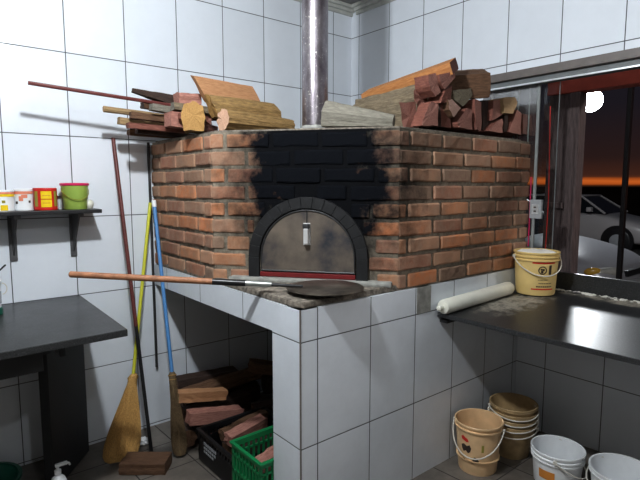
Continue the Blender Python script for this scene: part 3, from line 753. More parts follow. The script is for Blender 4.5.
can(-2.545, -.13, .062, .107, 'plastic_tub', 'white tub with a yellow rim and reddish print, leftmost on the wall shelf', 'tub', P_white,
    [('yellow_band', P_yel, [(0, 360, .074, .086)]), ('red_lid_print', P_pinkp, [(0, 360, .087, .097)]), ('front_print', P_red, [(215, 243, .004, .034)]), ('yellow_print', P_yel, [(262, 292, .004, .032)]), ('olive_print', P_olive, [(268, 282, .042, .055)])])
can(-2.440, -.11, .045, .114, 'food_tin', 'pale tin with salmon coloured top print, between the tub and the red can', 'tin', P_white,
    [('salmon_band', P_pinkp, [(0, 360, .086, .100)]), ('salmon_print', P_pinkp, [(235, 260, .05, .075), (250, 285, .065, .083)]), ('dark_print', P_dark, [(212, 228, .035, .048), (292, 306, .04, .052)])])
can(-2.338, -.12, .0575, .117, 'food_can', 'bright red can with two yellow label panels on the wall shelf', 'can', P_red,
    [('yellow_panel', P_yel, [(238, 290, .016, .056), (238, 290, .060, .1)]), ('olive_side_print', P_olive, [(200, 222, .02, .1), (303, 325, .02, .1)]), ('panel_lettering', P_orange, [(245, 283, .075, .079), (245, 283, .036, .040)])])
def spice():
    root = empty('spice_jar', (-2.268, -.10, SZ), 'tiny glass jar with dark contents between the red can and green bucket', 'jar')
    bm = bmesh.new(); lathe(bm, [(0, 0), (.013, 0), (.014, .045), (.009, .055), (.009, .062), (0, .062)], 16); link('body', bm, P_grey, root, True)
    bm = bmesh.new(); lathe(bm, [(.011, .058), (.011, .075), (0, .075)], 16); link('lid', bm, P_dark, root, True)
spice()
def green_bucket():
    root = empty('small_bucket', (-2.192, -.125, SZ), 'lime green plastic bucket with a magenta lid on the wall shelf', 'bucket')
    bm = bmesh.new(); lathe(bm, [(0, 0), (.058, 0), (.060, .003), (.062, .05), (.0645, .056), (.070, .130), (.070, .132)], 36); link('body', bm, P_lime, root, True)
    bm = bmesh.new(); lathe(bm, [(.071, .129), (.0745, .131), (.0745, .141), (.070, .144), (.0, .140)], 36); link('lid', bm, P_pink, root, True)
    bm = bmesh.new(); tube(bm, [(.070 * math.cos(a), -.070 * math.sin(a) * .98 - .006 * math.sin(a), .112 - .06 * math.sin(a)) for a in [math.pi * k / 16 for k in range(17)]], .0018, 6); link('handle', bm, P_olive, root, True)
green_bucket()
def garlic():
    bm = bmesh.new(); lathe(bm, [(0.001, 0), (.018, 0), (.027, .012), (.030, .026), (.026, .042), (.016, .05), (.004, .052)], 20, (0, 0), cap0=True, cap1=True)
    tag(link('cream_pot', bm, P_pin, None, True, Matrix.Translation((-2.118, -.10, SZ))), 'small cream-coloured rounded pot at the right end of the wall shelf', 'pot')
garlic()
def table_jar():
    root = empty('utensil_jar', (-2.640, -.22, .8665), 'white utensil jar with a green base at the left on the work table', 'jar')
    bm = bmesh.new(); lathe(bm, [(0, 0), (.060, 0), (.064, .004), (.063, .035), (.058, .038)], 32); link('base', bm, P_teal, root, True)
    bm = bmesh.new(); lathe(bm, [(.058, .036), (.060, .16), (.066, .165), (.066, .175), (.060, .178), (.056, .165), (.052, .05), (0, .05)], 32); link('body', bm, P_white, root, True)
    bm = bmesh.new(); tube(bm, [(-.02, 0, .055), (.0, .02, .16), (.098, .095, .232)], .0045, 8); link('spoon', bm, m_iron, root, True)
    bm = bmesh.new(); decal(bm, (0, 0), lambda z: .061, math.radians(250), math.radians(340), .06, .12); link('label_print', bm, P_grey, root)
    bm = bmesh.new(); tube(bm, [(.066 + .02 * math.sin(a), .0, .155 - .028 * (1 - math.cos(a))) for a in [math.pi * k / 10 for k in range(11)]], .003, 6); link('ear_handle', bm, P_wire, root, True)
table_jar()
def soap():
    root = empty('spray_bottle', (-2.425, -.50, FZ(-.5)), 'clear-white soap pump bottle on the floor in front of the table leg', 'bottle')
    bm = bmesh.new(); lathe(bm, [(0, 0.001), (.038, 0.001), (.041, .01), (.040, .085), (.030, .11), (.014, .125), (.014, .135), (0, .135)], 28); link('body', bm, P_white, root, True)
    bm = bmesh.new(); lathe(bm, [(.016, .132), (.016, .15), (.007, .153), (.007, .172), (0, .172)], 16); bx(bm, -.012, .045, -.010, .010, .168, .182, .004); tube(bm, [(.040, 0, .176), (.052, 0, .170), (.056, 0, .158)], .005, 8); link('pump', bm, P_white, root, True)
soap()
def basin():
    root = empty('plastic_basin', (-2.72, -.24, FZ(-.22)), 'dark green plastic basin on the floor under the work table', 'basin')
    bm = bmesh.new(); lathe(bm, [(0, .001), (.13, .001), (.165, .085), (.172, .087), (.172, .093), (.162, .092), (.127, .008), (0, .008)], 36); link('body', bm, P_teal, root, True)
    bm = bmesh.new(); lathe(bm, [(.160, .088), (.176, .088), (.176, .097), (.160, .097), (.160, .088)], 36); link('rim', bm, P_teal, root, True)
basin()

# ------------------------------------------------------------------ poles and brooms
def pole(name, pts, r, mts, label, cat='pole'):
    bm = bmesh.new()
    a, b = V(pts[0]), V(pts[-1])
    tube(bm, [a.lerp(b, t / 10) for t in range(11)], r, 10)
    return tag(link(name, bm, mts, None, True), label, cat)
def red_pole():
    a, b = V((-1.938, -.012, 1.79)), V((-1.913, -.385, FZ(-.385) + .002)); t = .60
    m = a.lerp(b, t)
    root = empty('wooden_pole', b, 'thin pole leaning on the tiled wall, maroon above, shade painted black below', 'pole'); Mi = Matrix.Translation(-root.location)
    bm = bmesh.new(); tube(bm, [a, m], .0115, 10); o = link('upper_pole', bm, W_maroon, root, True); o.matrix_parent_inverse = Mi
    bm = bmesh.new(); tube(bm, [m, b], .0105, 10); o = link('painted_shade_lower_pole', bm, P_blk, root, True); o.matrix_parent_inverse = Mi  # lower part coloured black to carry the shade on the pole
red_pole()
pole('iron_rod', [(-1.728, -.014, 1.775), (-1.728, -.022, .33)], .0085, m_iron, 'black iron rod hanging upright beside the left face of the oven', 'rod')
def broom(nm, top, neck, foot, hmat, smat, rn, wid, th, label, topcap=None, hr=.0105, fl=.0, wdir=(1, -.4, 0), legend='broom', split=False):
    top, neck, foot = V(top), V(neck), V(foot)
    root = empty(nm, foot, label, 'broom'); Mi = Matrix.Translation(-root.location)
    def Pp(n, bm, m, sm=True):
        o = link(n, bm, m, root, sm); o.matrix_parent_inverse = Mi; return o
    bm = bmesh.new(); tube(bm, [top, neck + (neck - top).normalized() * .02], hr, 10); Pp('handle', bm, hmat)
    if topcap:
        bm = bmesh.new(); d = (top - neck).normalized(); tube(bm, [top - d * .035, top + d * .006], hr * 1.25, 10); Pp('handle_cap', bm, topcap)
    w = V(wdir).normalized()
    L = foot - neck
    side = L.normalized().cross(w).normalized()
    bm = bmesh.new()
    # bound bristle body: flattened cross-section widening downwards, plus bristle strands
    secs = [(-.05, rn * .55, rn * .5), (-.02, rn * .95, rn * .85), (.0, rn * 1.15, rn), (.05, rn * 1.0, rn * .9), (.08, rn * 1.1, rn * .95), (.22, wid * .42, th * .75), (.42, wid * .66, th), (.62, wid * .88, th), (.80, wid, th), (.90, wid * .96, th * .95), (.96, wid * .80, th * .8), (.99, wid * .55, th * .6)]
    rings = []
    for t, a, b in secs:
        c = neck + L * t + w * (-fl * t * t)
        rings.append([bm.verts.new(c + w * a * math.cos(q) + side * b * math.sin(q)) for q in [2 * math.pi * k / 28 for k in range(28)]])
    for r0, r1 in zip(rings, rings[1:]):
        for k in range(28): bm.faces.new((r0[k], r0[(k + 1) % 28], r1[(k + 1) % 28], r1[k]))
    bm.faces.new(rings[0]); bm.faces.new(rings[-1])
    rs = random.Random(5)
    def cs(t):
        for (t0, a0, b0), (t1, a1, b1) in zip(secs, secs[1:]):
            if t0 <= t <= t1: u = (t - t0) / (t1 - t0); return a0 + (a1 - a0) * u, b0 + (b1 - b0) * u
        return secs[-1][1:]
    for k in range(230):
        q = rs.uniform(0, 2 * math.pi); t0 = rs.uniform(.1, .5); t1 = rs.uniform(.85, .99); pts = []
        j = rs.uniform(-.12, .12)
        for s in range(5):
            t = t0 + (t1 - t0) * s / 4; a, b = cs(min(t, .985)); c = neck + L * t + w * (-fl * t * t)
            pts.append(c + w * a * 1.02 * math.cos(q + j * s * .3) + side * b * 1.05 * math.sin(q + j * s * .3))
        tube(bm, pts, .0014, 3, cap=False)
    for v in bm.verts:
        if v.co.z < FZ(v.co.y) + .001: v.co.z = FZ(v.co.y) + .001
    Pp('bristles', bm, smat)
    bm = bmesh.new()
    for t in (.0, .055):
        a, b = cs(t); c = neck + L * t
        tube(bm, [c + w * (a + .001) * math.cos(q) + side * (b + .001) * math.sin(q) for q in [2 * math.pi * k / 20 for k in range(20)]], .0022, 6, closed=True)
    Pp('binding_wire', bm, m_straw)
broom('straw_broom', (-1.735, -.030, 1.40), (-1.935, -.18, .36), (-2.088, -.36, FZ(-.36) + .008), P_ylw, m_straw, .026, .098, .045, 'golden straw broom with a yellow handle, leaning beside the work table', fl=.0, wdir=(1, -.25, .0))
broom('straw_broom', (-1.738, -.10, 1.41), (-1.768, -.37, .39), (-1.80, -.53, FZ(-.53) + .01), P_blue, m_strawd, .020, .042, .026, 'worn brown hand broom with a blue handle, leaning by the oven base', topcap=P_white, hr=.0115, wdir=(1, -.3, 0))
# crumpled paper
bm = bmesh.new(); bmesh.ops.create_icosphere(bm, subdivisions=3, radius=.035)
for v in bm.verts: v.co *= random.uniform(.75, 1.2); v.co.z *= .6
tag(link('crumpled_paper', bm, P_white, None, False, Matrix.Translation((-1.90, -.22, FZ(-.22) + .022))), 'small crumpled white paper on the floor between pole and brown broom', 'paper')

# ------------------------------------------------------------------ pizza peel
def peel():
    c = V((-1.488, -1.448, 1.054)); e = V((-2.385, -.795, 1.124))
    root = empty('pizza_peel', c, 'round metal pizza peel with a long wooden handle resting on the oven ledge', 'peel'); Mi = Matrix.Translation(-root.location)
    def Pp(n, bm, m, sm=True):
        o = link(n, bm, m, root, sm); o.matrix_parent_inverse = Mi; return o
    R = .172; d = (e - c).normalized(); h = V((d.x, d.y, 0)).normalized(); s = V((-h.y, h.x, 0))
    bm = bmesh.new(); lathe(bm, [(.001, .002), (R, .002), (R + .003, .0), (R, -.003), (.001, -.003)], 48, cap0=True, cap1=True)
    bmesh.ops.translate(bm, vec=c, verts=bm.verts); Pp('blade', bm, m_peel)
    bm = bmesh.new(); tube(bm, [c + h * .10 + V((0, 0, .006)), c + h * .20 + V((0, 0, .012)), c + d * .27], [.006, .008, .010], 10); Pp('neck', bm, m_iron)
    bm = bmesh.new(); tube(bm, [c + d * .24, c + d * .36], .0125, 12); Pp('steel_socket', bm, m_chrome2)
    bm = bmesh.new(); tube(bm, [c + d * .355, c + d * .50], .0145, 12); Pp('black_grip', bm, P_blk)
    L = (e - c).length
    bm = bmesh.new(); tube(bm, [c + d * (.495 + (L - .495) * k / 10) for k in range(11)] + [e + d * .004], [.014] * 11 + [.009], 12); Pp('handle', bm, W_handle2)
def peel_mats():
    m, nt, b = newmat('scorched_aluminium')
    f = noise(nt, 9, 6, .65)
    c = ramp(nt, f, [(.3, (.035, .03, .025)), (.55, (.13, .11, .09)), (.75, (.24, .22, .19))])
    tc = nt.nodes.new('ShaderNodeNewGeometry'); sp = nt.nodes.new('ShaderNodeSeparateXYZ'); lk(nt, tc.outputs['Position'], sp.inputs[0])
    lk(nt, c, b.inputs['Base Color']); b.inputs['Metallic'].default_value = .5; b.inputs['Roughness'].default_value = .4
    return m
m_peel = peel_mats(); m_chrome2 = plain('dull_steel', (.42, .44, .42), .35, .7, bmp=0)
W_handle2 = plain('orange_brown_round_handle', (.36, .17, .09), .55, 0, .3, 30, .1)
peel()

# ------------------------------------------------------------------ counter on the right
def counter():
    root = empty('granite_counter', (-.4, -2.5, .83), 'dark granite counter dusted with flour, below the window on the right', 'counter'); Mi = Matrix.Translation(-root.location)
    def Pp(n, bm, m, sm=False):
        o = link(n, bm, m, root, sm); o.matrix_parent_inverse = Mi; return o
    bm = bmesh.new(); prism(bm, [(-.82, YB - .002), (.145, YB - .002), (.145, -3.58), (-.80, -3.58)], .8295, .865, bev=.003)
    for v in bm.verts: v.co.z += .026 * (v.co.x + .82) - .012 if v.co.z > .85 else 0
    Pp('countertop', bm, m_counter)
    bm = bmesh.new(); bx(bm, .1455, .17, -3.58, YB - .002, .8295, .982, .002); Pp('back_curb', bm, m_granite)
    bm = bmesh.new(); bx(bm, -.80, -.72, YB - .05, YB - .002, .798, .817, .004); Pp('support_bracket', bm, m_iron)
    bm = bmesh.new(); bx(bm, -.76, -.002, -3.0, -2.96, .76, .8165, .004); Pp('support_bracket', bm, m_iron)
counter()
# loose flour ridge along the curb
bm = bmesh.new()
rs = random.Random(11)
for k in range(260):
    y = -1.62 - rs.random() * 1.5; x = .138 - abs(rs.gauss(0, .022)); r = rs.uniform(.003, .009)
    M = Matrix.Translation((min(x, .135), y, .853 + .026 * (x + .82) + r * .35)) @ Matrix.Diagonal((1, 1.5, .6, 1))
    bmesh.ops.create_icosphere(bm, subdivisions=1, radius=r, matrix=M)
tag(link('spilled_flour', bm, P_flour), 'crumbs of pale flour spilled along the curb of the granite counter', 'flour', kind='stuff')
def rolling_pin():
    a, b = V((-.845, -1.606, .892)), V((-.195, -1.601, .9085)); root = empty('rolling_pin', a.lerp(b, .5) - V((0, 0, .036)), 'thick ivory rolling pin lying on the granite counter against the oven', 'rolling pin'); Mi = Matrix.Translation(-root.location)
    d = (b - a).normalized()
    bm = bmesh.new(); tube(bm, [a, a + d * .006, a + d * .02, b - d * .02, b - d * .006, b], [.020, .034, .0385, .0385, .034, .020], 28); o = link('roller', bm, P_pin, root, True); o.matrix_parent_inverse = Mi
    for p, s in ((a, -1), (b, 1)):
        bm = bmesh.new(); tube(bm, [p, p + d * s * .012, p + d * s * .028, p + d * s * .034], [.012, .013, .015, .008], 16); o = link('end_knob', bm, P_pin, root, True); o.matrix_parent_inverse = Mi
rolling_pin()

def bucket(name, x, y, z, rb, rt, h, mt, label, prints=(), fill=None, handle=None, hmat=None, hang=0, group=None, ribs=((.90, 1), (.82, 1))):
    root = empty(name, (x, y, z), label, 'bucket', group)
    def rad(zz): return rb + (rt * .955 - rb) * min(1, zz / h)
    prof = [(0, .001), (rb - .003, .001), (rb, .008)]
    for t, _ in sorted(ribs):
        prof += [(rad(h * t - .007), h * t - .007), (rad(h * t) + .0075, h * t - .005), (rad(h * t) + .0075, h * t + .001), (rad(h * t), h * t + .003)]
    prof += [(rad(h - .012), h - .012), (rt, h - .010), (rt, h - .002), (rt - .002, h), (rad(h) - .002, h - .002), (rb - .003, .006), (0, .006)]
    bm = bmesh.new(); lathe(bm, prof, 44); bmesh.ops.remove_doubles(bm, verts=bm.verts, dist=1e-5); link('body', bm, mt, root, True)
    for nm, m, pats in prints:
        if 'lettering' in nm:
            bm = bmesh.new()
            for a0, a1, z0, z1 in pats: decal(bm, (0, 0), rad, math.radians(a0), math.radians(a1), z0, z1, 3)
            link(nm, bm, m, root)
        else:
            for a0, a1, z0, z1 in pats:
                bm = bmesh.new(); decal(bm, (0, 0), rad, math.radians(a0), math.radians(a1), z0, z1, 10); link(nm, bm, m, root)
    if fill:
        bm = bmesh.new(); rf = rad(h) - .008
        lathe(bm, [(.001, h + .006), (rf * .4, h + .004), (rf * .75, h + .001), (rf * .97, h - .008), (rf * .97, h - .02)], 30, cap0=True)
        for v in bm.verts: v.co.z += random.uniform(-.003, .003)
        link('flour', bm, P_flour, root, True)
    if handle is not None:
        ang = math.radians(handle); zc = h * .88; R = rad(zc) + .010
        u = V((math.cos(ang), math.sin(ang), 0)); w = V((-u.y, u.x, 0)) # w : direction it hangs toward
        pts = []
        for k in range(19):
            q = math.pi * k / 18
            down = math.sin(q)
            rr_ = R + .004
            p = u * rr_ * math.cos(q) + w * (rr_ * math.sin(q)); p.z = zc - hang * down
            pts.append(p)
        bm = bmesh.new(); tube(bm, pts, .0035, 8); hd = link('handle', bm, hmat or P_wire, root, True)
        for s in (1, -1):
            bm = bmesh.new(); tube(bm, [u * s * (R - .012) + V((0, 0, zc)), u * s * (R + .008) + V((0, 0, zc))], .009, 12)
            link('handle_boss', bm, hmat or P_wire, root, True)
    return root
# angle facing the camera from these points is about 205-215 degrees
bucket('flour_bucket', -.07, -1.690, .8785, .108, .1275, .250, P_cream, 'yellow bucket full of white flour with red stripes, on the granite counter',
       [('red_stripe', P_red, [(198, 262, .188, .196), (196, 262, .036, .043)]),
        ('round_emblem', P_dark, []),
        ('dark_bar', P_dark, [(243, 251, .125, .18)]),
        ('small_lettering', P_dark, [(216 + 5 * k, 219 + 5 * k, .072, .077) for k in range(8)] + [(210 + 6 * k, 214 + 6 * k, .052, .059) for k in range(8)] + [(214 + 4 * k, 216.5 + 4 * k, .092, .095) for k in range(7)])],
       fill=True, handle=140, hang=.10, hmat=P_wire)
# ring emblem of the flour bucket, an object part
def emblem():
    root = [o for o in C.objects if o.name == 'flour_bucket'][0]
    for ch in list(root.children):
        if ch.name.startswith('round_emblem'): bpy.data.objects.remove(ch)
    bm = bmesh.new(); ca, cz, R0, R1 = math.radians(225), .150, .018, .024
    def pt(r, q):
        z = cz + r * math.sin(q); rr = .108 + (.1275 * .955 - .108) * z / .250 + .0014; a = ca + r * math.cos(q) / rr; return (rr * math.cos(a), rr * math.sin(a), z)
    for k in range(24):
        q0, q1 = 2 * math.pi * k / 24, 2 * math.pi * (k + 1) / 24
        bm.faces.new([bm.verts.new(p) for p in (pt(R0, q0), pt(R1, q0), pt(R1, q1), pt(R0, q1))])
    for (r, q, s) in ((.006, .6, .007), (.008, 2.4, .006), (.009, 4.4, .008)):
        bm.faces.new([bm.verts.new(pt(abs(complex(r * math.cos(q) + s * math.cos(t), r * math.sin(q) + s * math.sin(t))), math.atan2(r * math.sin(q) + s * math.sin(t), r * math.cos(q) + s * math.cos(t)))) for t in [2 * math.pi * j / 8 for j in range(8)]])
    link('round_emblem', bm, P_dark, root)
emblem()
bucket('plastic_bucket', -.645, -1.712, FZ(-1.71) + .001, .098, .125, .272, P_beige, 'empty peach-coloured bucket with red and dark print, on the floor beside the oven base',
       [('grey_print', P_olive, [(222, 228, .14, .18)]), ('print_line', P_dark, [(178, 236, .072, .076)])],
       handle=118 - 10, hang=.13, hmat=P_wire, ribs=((.30, 1), (.9, 1)))
def blot(root, nm, mt, ang, z, pts, rad, off=.0015):
    bm = bmesh.new(); c = []
    for u_, v_ in pts:
        zz = z + v_; rr = rad(zz) + off; a = math.radians(ang) + u_ / rr; c.append(bm.verts.new((rr * math.cos(a), rr * math.sin(a), zz)))
    m0 = bm.verts.new((( rad(z) + off) * math.cos(math.radians(ang)), (rad(z) + off) * math.sin(math.radians(ang)), z))
    for k in range(len(c)): bm.faces.new((c[k], c[(k + 1) % len(c)], m0))
    link(nm, bm, mt, root)
PB = [o for o in C.objects if o.name == 'plastic_bucket'][0]
prad = lambda zz: .098 + (.125 * .955 - .098) * min(1, zz / .272)
blot(PB, 'red_print', P_red, 177, .192, [(-.022, .010), (-.010, .020), (.004, .012), (.018, .006), (.024, -.008), (.010, -.012), (-.004, -.006), (-.016, -.004)], prad)
blot(PB, 'dark_print', P_dark, 180, .145, [(-.028, .012), (-.012, .022), (.006, .014), (.022, .024), (.030, .006), (.024, -.014), (.012, -.024), (.0, -.012), (-.014, -.022), (-.024, -.008)], prad)
blot(PB, 'dark_print', P_dark, 206, .092, [(-.016, .004), (-.002, .016), (.012, .010), (.020, -.004), (.006, -.014), (-.010, -.010)], prad)
for k in range(4):
    bucket('nested_bucket', -.365, -1.748, FZ(-1.74) + .001 + .034 * k, .090, .128, .195, P_tan,
           ['lowest dirty tan bucket of the nested stack in the corner under the counter', 'second dirty tan bucket from the floor in the nested stack behind the peach bucket', 'third tan bucket up in the nested stack behind the peach bucket', 'topmost open tan bucket of the nested stack behind the peach bucket'][k],
           handle=110 + 8 * k, hang=.03, hmat=P_wire, group='tan buckets nested in the corner', ribs=((.93, 1),))
bucket('plastic_bucket', -.475, -2.055, FZ(-2.05) + .001, .106, .126, .185, P_white, 'open white bucket with an orange stained label, middle one under the counter',
       [('orange_print', P_orange, [(160, 200, .055, .10)])], handle=200, hang=.09, hmat=P_wire, ribs=((.86, 1), (.76, 1)))
bucket('plastic_bucket', -.462, -2.345, FZ(-2.34) + .001, .114, .139, .185, P_white, 'plain open white bucket at the right edge under the counter',
       handle=60, hang=.06, hmat=P_wire, ribs=((.88, 1),))

# ------------------------------------------------------------------ outside
G = -.05
bm = bmesh.new(); bx(bm, .12, 60, -30, 60, G - .3, G); o = link('trim_4', bm, plain('asphalt', (.035, .032, .032), .8, 0, .3, 3, .4)); o.name = 'ground'; struct(o)
bm = bmesh.new(); bx(bm, .50, .62, -3.9, -1.42, 2.115, 2.235, .004)
tag(link('roof_beam', bm, plain('red_painted_wood', (.50, .09, .055), .6, 0, .15, 10, .1)), 'horizontal red painted beam outside, across the top of the window', 'beam')
def post():
    root = empty('wooden_post', (.58, -1.53, G), 'grey weathered double wooden post outside the window, under the red beam', 'post'); Mi = Matrix.Translation(-root.location)
    for n, d in (('wide_board', (.52, .57, -1.565, -1.425, G, 2.114)), ('narrow_board', (.50, .60, -1.640, -1.570, G, 2.114)), ('cross_piece', (.485, .519, -1.566, -1.44, 1.355, 1.395))):
        bm = bmesh.new(); bx(bm, *d, bev=.004); o = link(n, bm, W_postv, root); o.matrix_parent_inverse = Mi
W_postv = None
def postmat():
    m, nt, b = newmat('weathered_post'); f = noise(nt, 10, 7, .68, (8, 8, .9))
    lk(nt, ramp(nt, f, [(.3, (.06, .042, .042)), (.7, (.19, .135, .13))]), b.inputs['Base Color']); b.inputs['Roughness'].default_value = .8; bump(nt, b, f, .4, .004); return m
W_postv = postmat(); post()
def lamp():
    p = V(LAMP)
    root = empty('street_lamp', (p.x + .3, p.y, G), 'glaring white lamp on a slim dark pole, seen through the window under the red beam', 'lamp'); Mi = Matrix.Translation(-root.location)
    def Pp(n, bm, m): o = link(n, bm, m, root, True); o.matrix_parent_inverse = Mi
    bm = bmesh.new(); bmesh.ops.create_uvsphere(bm, u_segments=24, v_segments=16, radius=.185, matrix=Matrix.Translation(p)); Pp('bulb', bm, emis('bulb_glow', (.93, .97, 1), 24))
    bm = bmesh.new(); tube(bm, [(p.x + .1, p.y + .34, G), (p.x + .1, p.y + .34, p.z + .10), (p.x + .05, p.y + .28, p.z + .2), (p.x, p.y + .1, p.z + .22), (p.x, p.y, p.z + .15)], .03, 10); Pp('pole', bm, m_soot)
LAMP = (6.0, .62, 2.92)
lamp()
def post2():
    bm = bmesh.new(); bx(bm, 1.68, 1.73, -1.525, -1.49, G, 3.2, .005); tag(link('metal_post', bm, pl('dark_post_paint', (.012, .008, .008))), 'slim dark post outside beyond the parked hatchback hood', 'post')
def cable(name, pts, r, mt, label):
    bm = bmesh.new(); tube(bm, pts, r, 6); tag(link(name, bm, mt, None, True), label, 'cable')
cable('electric_cable', [(.10, -1.645, 1.98), (.118, -1.648, 1.6), (.122, -1.650, 1.42), (.120, -1.648, 1.15), (.12, -1.645, .99)], .003, P_red, 'thin red cable hanging behind the grey socket box at the window')
cable('electric_cable', [(.071, -1.5605, 1.56), (.0715, -1.561, 1.4), (.071, -1.5615, 1.25), (.071, -1.561, 1.13)], .0035, P_pink, 'thin pinkish red cord along the right edge of the oven bricks')
def sbox():
    root = empty('socket_box', (.11, -1.598, 1.364), 'small grey electrical socket box at the window stile', 'socket'); 
    bm = bmesh.new(); bx(bm, -.045, -.018, -.036, .036, -.058, .058, .004); link('housing', bm, P_grey, root)
    bm = bmesh.new(); bx(bm, -.049, -.0455, -.022, .022, -.03, .03, .001); link('face_plate', bm, m_alul, root)
    bm = bmesh.new()
    for z in (-.012, .012): bx(bm, -.051, -.0492, -.007, .007, z - .004, z + .004)
    link('outlet_slot', bm, P_dark, root)
sbox()

# cars : local frame x = forward, y = left, z up ; origin on the ground at the centre of the front bumper
def car(name, loc, rz, paint, label, hoodh=.93, roofh=1.42, wid=1.66, Lc=4.0):
    root = empty(name, loc, label, 'car', rz=rz)
    hwd = wid / 2
    m_tyre = P_blk; m_win = CARGLASS
    # stations: x, half width, hood/deck height, bottom height
    st = [(-.02, .55, .52, .30), (-.06, .66, .62, .22), (-.16, .74, .70, .20), (-.30, .79, .765, .20), (-.60, .815, .84, .20), (-.95, .83, .90, .20), (-1.25, .83, hoodh, .20), (-1.9, .83, hoodh + .01, .20), (-2.6, .83, hoodh + .01, .20), (-3.2, .82, hoodh, .20), (-3.7, .78, .90, .24), (-3.92, .70, .80, .30), (-4.0, .62, .60, .36)]
    bm = bmesh.new(); rings = []
    for x, w, h, b in st:
        w = w * wid / 1.66; x = x * Lc / 4
        c = [(-w * .92, b), (-w, b + .10), (-w * 1.005, (b + h) * .5), (-w * .985, h - .13), (-w * .90, h - .035), (-w * .6, h + .005), (-w * .25, h + .018)]
        ring = c + [(w * .0, h + .022)] + [(-y, z) for y, z in c[::-1]]
        rings.append([bm.verts.new((x, y, z)) for y, z in ring])
    m = len(rings[0])
    for r0, r1 in zip(rings, rings[1:]):
        for k in range(m - 1): bm.faces.new((r0[k], r0[k + 1], r1[k + 1], r1[k]))
        bm.faces.new((r0[-1], r0[0], r1[0], r1[-1]))
    bm.faces.new(rings[0]); bm.faces.new(rings[-1])
    # cut wheel arches
    body = link('body', bm, paint, root, 'all')
    sub = body.modifiers.new('s', 'SUBSURF'); sub.levels = 2; sub.render_levels = 2
    # greenhouse
    bm = bmesh.new()
    k = Lc / 4
    def gh(off, zt, mat_i):
        lo = [(-1.12 * k, .72), (-3.75 * k, .70)]; hi = [(-1.80 * k, .56), (-3.35 * k, .56)]
        v = []
        for (x, w), z in ((lo[0], hoodh - .02), (hi[0], zt), (hi[1], zt), (lo[1], hoodh - .02)):
            v.append((bm.verts.new((x, -w - off, z)), bm.verts.new((x, w + off, z))))
        for a, b in zip(v, v[1:]): bm.faces.new((a[0], a[1], b[1], b[0])).material_index = mat_i
        bm.faces.new([a[0] for a in v]).material_index = mat_i; bm.faces.new([a[1] for a in v]).material_index = mat_i
    gh(0, roofh - .02, 0)
    link('windows', bm, m_win, root)
    bm = bmesh.new(); bx(bm, -3.40 * k, -1.76 * k, -.585, .585, roofh - .04, roofh, .018); link('roof', bm, paint, root, True)
    for sx in (-1, 1):
        bm = bmesh.new(); tube(bm, [(-1.12 * k, sx * .73, hoodh - .02), (-1.80 * k, sx * .575, roofh - .02)], .028, 8); link('windscreen_pillar', bm, paint, root, True)
        bm = bmesh.new(); tube(bm, [(-2.42 * k, sx * .73, hoodh - .01), (-2.46 * k, sx * .575, roofh - .02)], .03, 8); link('door_pillar', bm, paint, root, True)
        bm = bmesh.new(); tube(bm, [(-3.75 * k, sx * .71, hoodh - .02), (-3.35 * k, sx * .575, roofh - .02)], .05, 8); link('rear_pillar', bm, paint, root, True)
        bm = bmesh.new(); bx(bm, -1.50 * k, -1.38 * k, sx * .80 if sx > 0 else -.95, .95 if sx > 0 else sx * .80, hoodh + .02, hoodh + .14, .03); link('side_mirror', bm, paint, root, True)
        # headlamp
        bm = bmesh.new(); bmesh.ops.create_uvsphere(bm, u_segments=18, v_segments=10, radius=1, matrix=Matrix.Translation((-.105, sx * .52, .60)) @ Matrix.Rotation(sx * .42, 4, 'Z') @ Matrix.Diagonal((.05, .19, .055, 1))); link('headlamp', bm, HEADL, root, True)
        bm = bmesh.new(); bmesh.ops.create_uvsphere(bm, u_segments=14, v_segments=8, radius=1, matrix=Matrix.Translation((-.205, sx * .690, .605)) @ Matrix.Rotation(sx * .75, 4, 'Z') @ Matrix.Diagonal((.04, .10, .052, 1))); link('turn_signal', bm, AMBER, root, True)
        for wx in (-.78 * k, -3.18 * k):
            bm = bmesh.new(); tube(bm, [(wx, sx * (hwd - .22), .31), (wx, sx * (hwd + .002), .31)], .375, 28); link('wheel_arch', bm, P_blk, root, True)
            bm = bmesh.new(); tube(bm, [(wx, sx * (hwd - .18), .30), (wx, sx * (hwd - .17), .30), (wx, sx * (hwd + .004), .30), (wx, sx * (hwd + .014), .30)], [.27, .30, .30, .27], 28); wh = link('wheel', bm, m_tyre, root, True)
            bm = bmesh.new(); tube(bm, [(wx, sx * (hwd + .004), .30), (wx, sx * (hwd + .020), .30)], [.185, .16], 20); link('hubcap', bm, P_grey, wh, True)
    bm = bmesh.new(); bx(bm, -.06, .005, -.26, .26, .53, .60, .01); link('grille', bm, P_blk, root)
    bm = bmesh.new(); bx(bm, -.01, .016, -.20, .20, .36, .48, .004); link('number_plate', bm, P_grey, root)
    bm = bmesh.new(); bx(bm, -.10, .002, -.6, .6, .26, .34, .02); link('bumper_intake', bm, P_blk, root)
    return root
CARGLASS = plain('car_glass', (.012, .013, .016), .08, 0, .1, 3, 0)
HEADL = plain('headlamp_lens', (.55, .56, .52), .12, .2, .2, 20, 0); AMBER = plain('amber_lens', (.60, .36, .06), .2, 0, .1, 20, 0)
carpaint = plain('silver_white_paint', (.40, .41, .44), .28, .1, .03, 2, 0); carpaint2 = plain('white_paint', (.42, .40, .40), .35, 0, .03, 2, 0)
car('hatchback_car', (3.60, -1.02, G), -math.pi / 2, carpaint, 'silver-white car parked close outside the window, hood toward the right', hoodh=.90)
car('parked_car', (11.35, .95, G - .1), -math.pi / 2, carpaint2, 'white car parked farther away behind the nearer car', hoodh=.98)
post2()
# far fence silhouette along the horizon
bm = bmesh.new(); bx(bm, 26, 26.2, -20, 50, G, 1.45)
tag(link('boundary_wall', bm, plain('dark_boundary_wall', (.03, .018, .014), .9, 0, .3, 2, 0)), 'long dark low wall along the horizon behind the cars', 'wall')

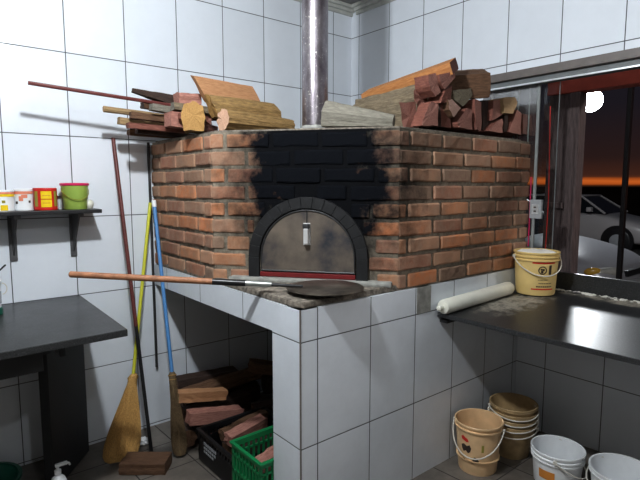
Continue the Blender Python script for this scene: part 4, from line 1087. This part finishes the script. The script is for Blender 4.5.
# ------------------------------------------------------------------ world : dusk sky
w = bpy.data.worlds.new('dusk'); bpy.context.scene.world = w; w.use_nodes = True
nt = w.node_tree; bg = nt.nodes['Background']
tc = nt.nodes.new('ShaderNodeTexCoord'); sp = nt.nodes.new('ShaderNodeSeparateXYZ'); lk(nt, tc.outputs['Generated'], sp.inputs[0])
mp = nt.nodes.new('ShaderNodeMapping'); mp.inputs['Scale'].default_value = (1.5, 1.5, 22); lk(nt, tc.outputs['Generated'], mp.inputs[0])
nz = nt.nodes.new('ShaderNodeTexNoise'); nz.inputs['Scale'].default_value = 2.2; nz.inputs['Detail'].default_value = 6; lk(nt, mp.outputs[0], nz.inputs['Vector'])
z = math_(nt, 'ADD', sp.outputs['Z'], math_(nt, 'MULTIPLY', math_(nt, 'SUBTRACT', nz.outputs['Fac'], .5), .010))
c = ramp(nt, z, [(0.0, (.02, .008, .004)), (.003, (.32, .07, .012)), (.008, (.42, .10, .018)), (.012, (.26, .06, .012)), (.016, (.05, .018, .011)), (.05, (.022, .011, .010)), (.14, (.012, .010, .014)), (.5, (.006, .008, .014))])
lk(nt, c, bg.inputs['Color']); bg.inputs['Strength'].default_value = 1.0

# ------------------------------------------------------------------ lights
def light(name, typ, loc, energy, col, **k):
    l = bpy.data.lights.new(name, typ); l.energy = energy; l.color = col
    for a, b in k.items(): setattr(l, a, b)
    o = bpy.data.objects.new(name, l); C.objects.link(o); o.location = loc; return o
light('ceiling_bulb', 'POINT', (-2.45, -1.82, 2.60), 112, (.93, .97, 1.0), shadow_soft_size=.05)
light('second_ceiling_bulb', 'POINT', (-2.45, -3.5, 2.60), 22, (.93, .97, 1.0), shadow_soft_size=.05)
light('street_lamp_light', 'POINT', (LAMP[0] - .3, LAMP[1] - .1, LAMP[2] - .25), 150, (.93, .97, 1.0), shadow_soft_size=.15)
light('outdoor_fill_light', 'POINT', (1.2, -4.6, 2.8), 115, (1.0, .95, .92), shadow_soft_size=.15)  # added unseen fill that brightens the cars and post

# ------------------------------------------------------------------ camera
cam = bpy.data.cameras.new('camera'); co = bpy.data.objects.new('camera', cam); C.objects.link(co)
f, pi_, ya, ro = 501.0, .1077, .6853, .0001
cam.sensor_width = 36; cam.lens = f * 36 / 640; cam.clip_end = 300; cam.clip_start = .02
fw = V((math.sin(ya) * math.cos(pi_), math.cos(ya) * math.cos(pi_), -math.sin(pi_)))
r = V((math.cos(ya), -math.sin(ya), 0)); u = r.cross(fw)
M = Matrix((r, u, -fw)).transposed().to_4x4(); M.translation = V((-2.9048, -3.1450, 1.5063)); co.matrix_world = M
bpy.context.scene.camera = co
sc = bpy.context.scene
sc.view_settings.view_transform = 'Standard'; sc.view_settings.exposure = .42; sc.view_settings.gamma = .88
sc.cycles.max_bounces = 6
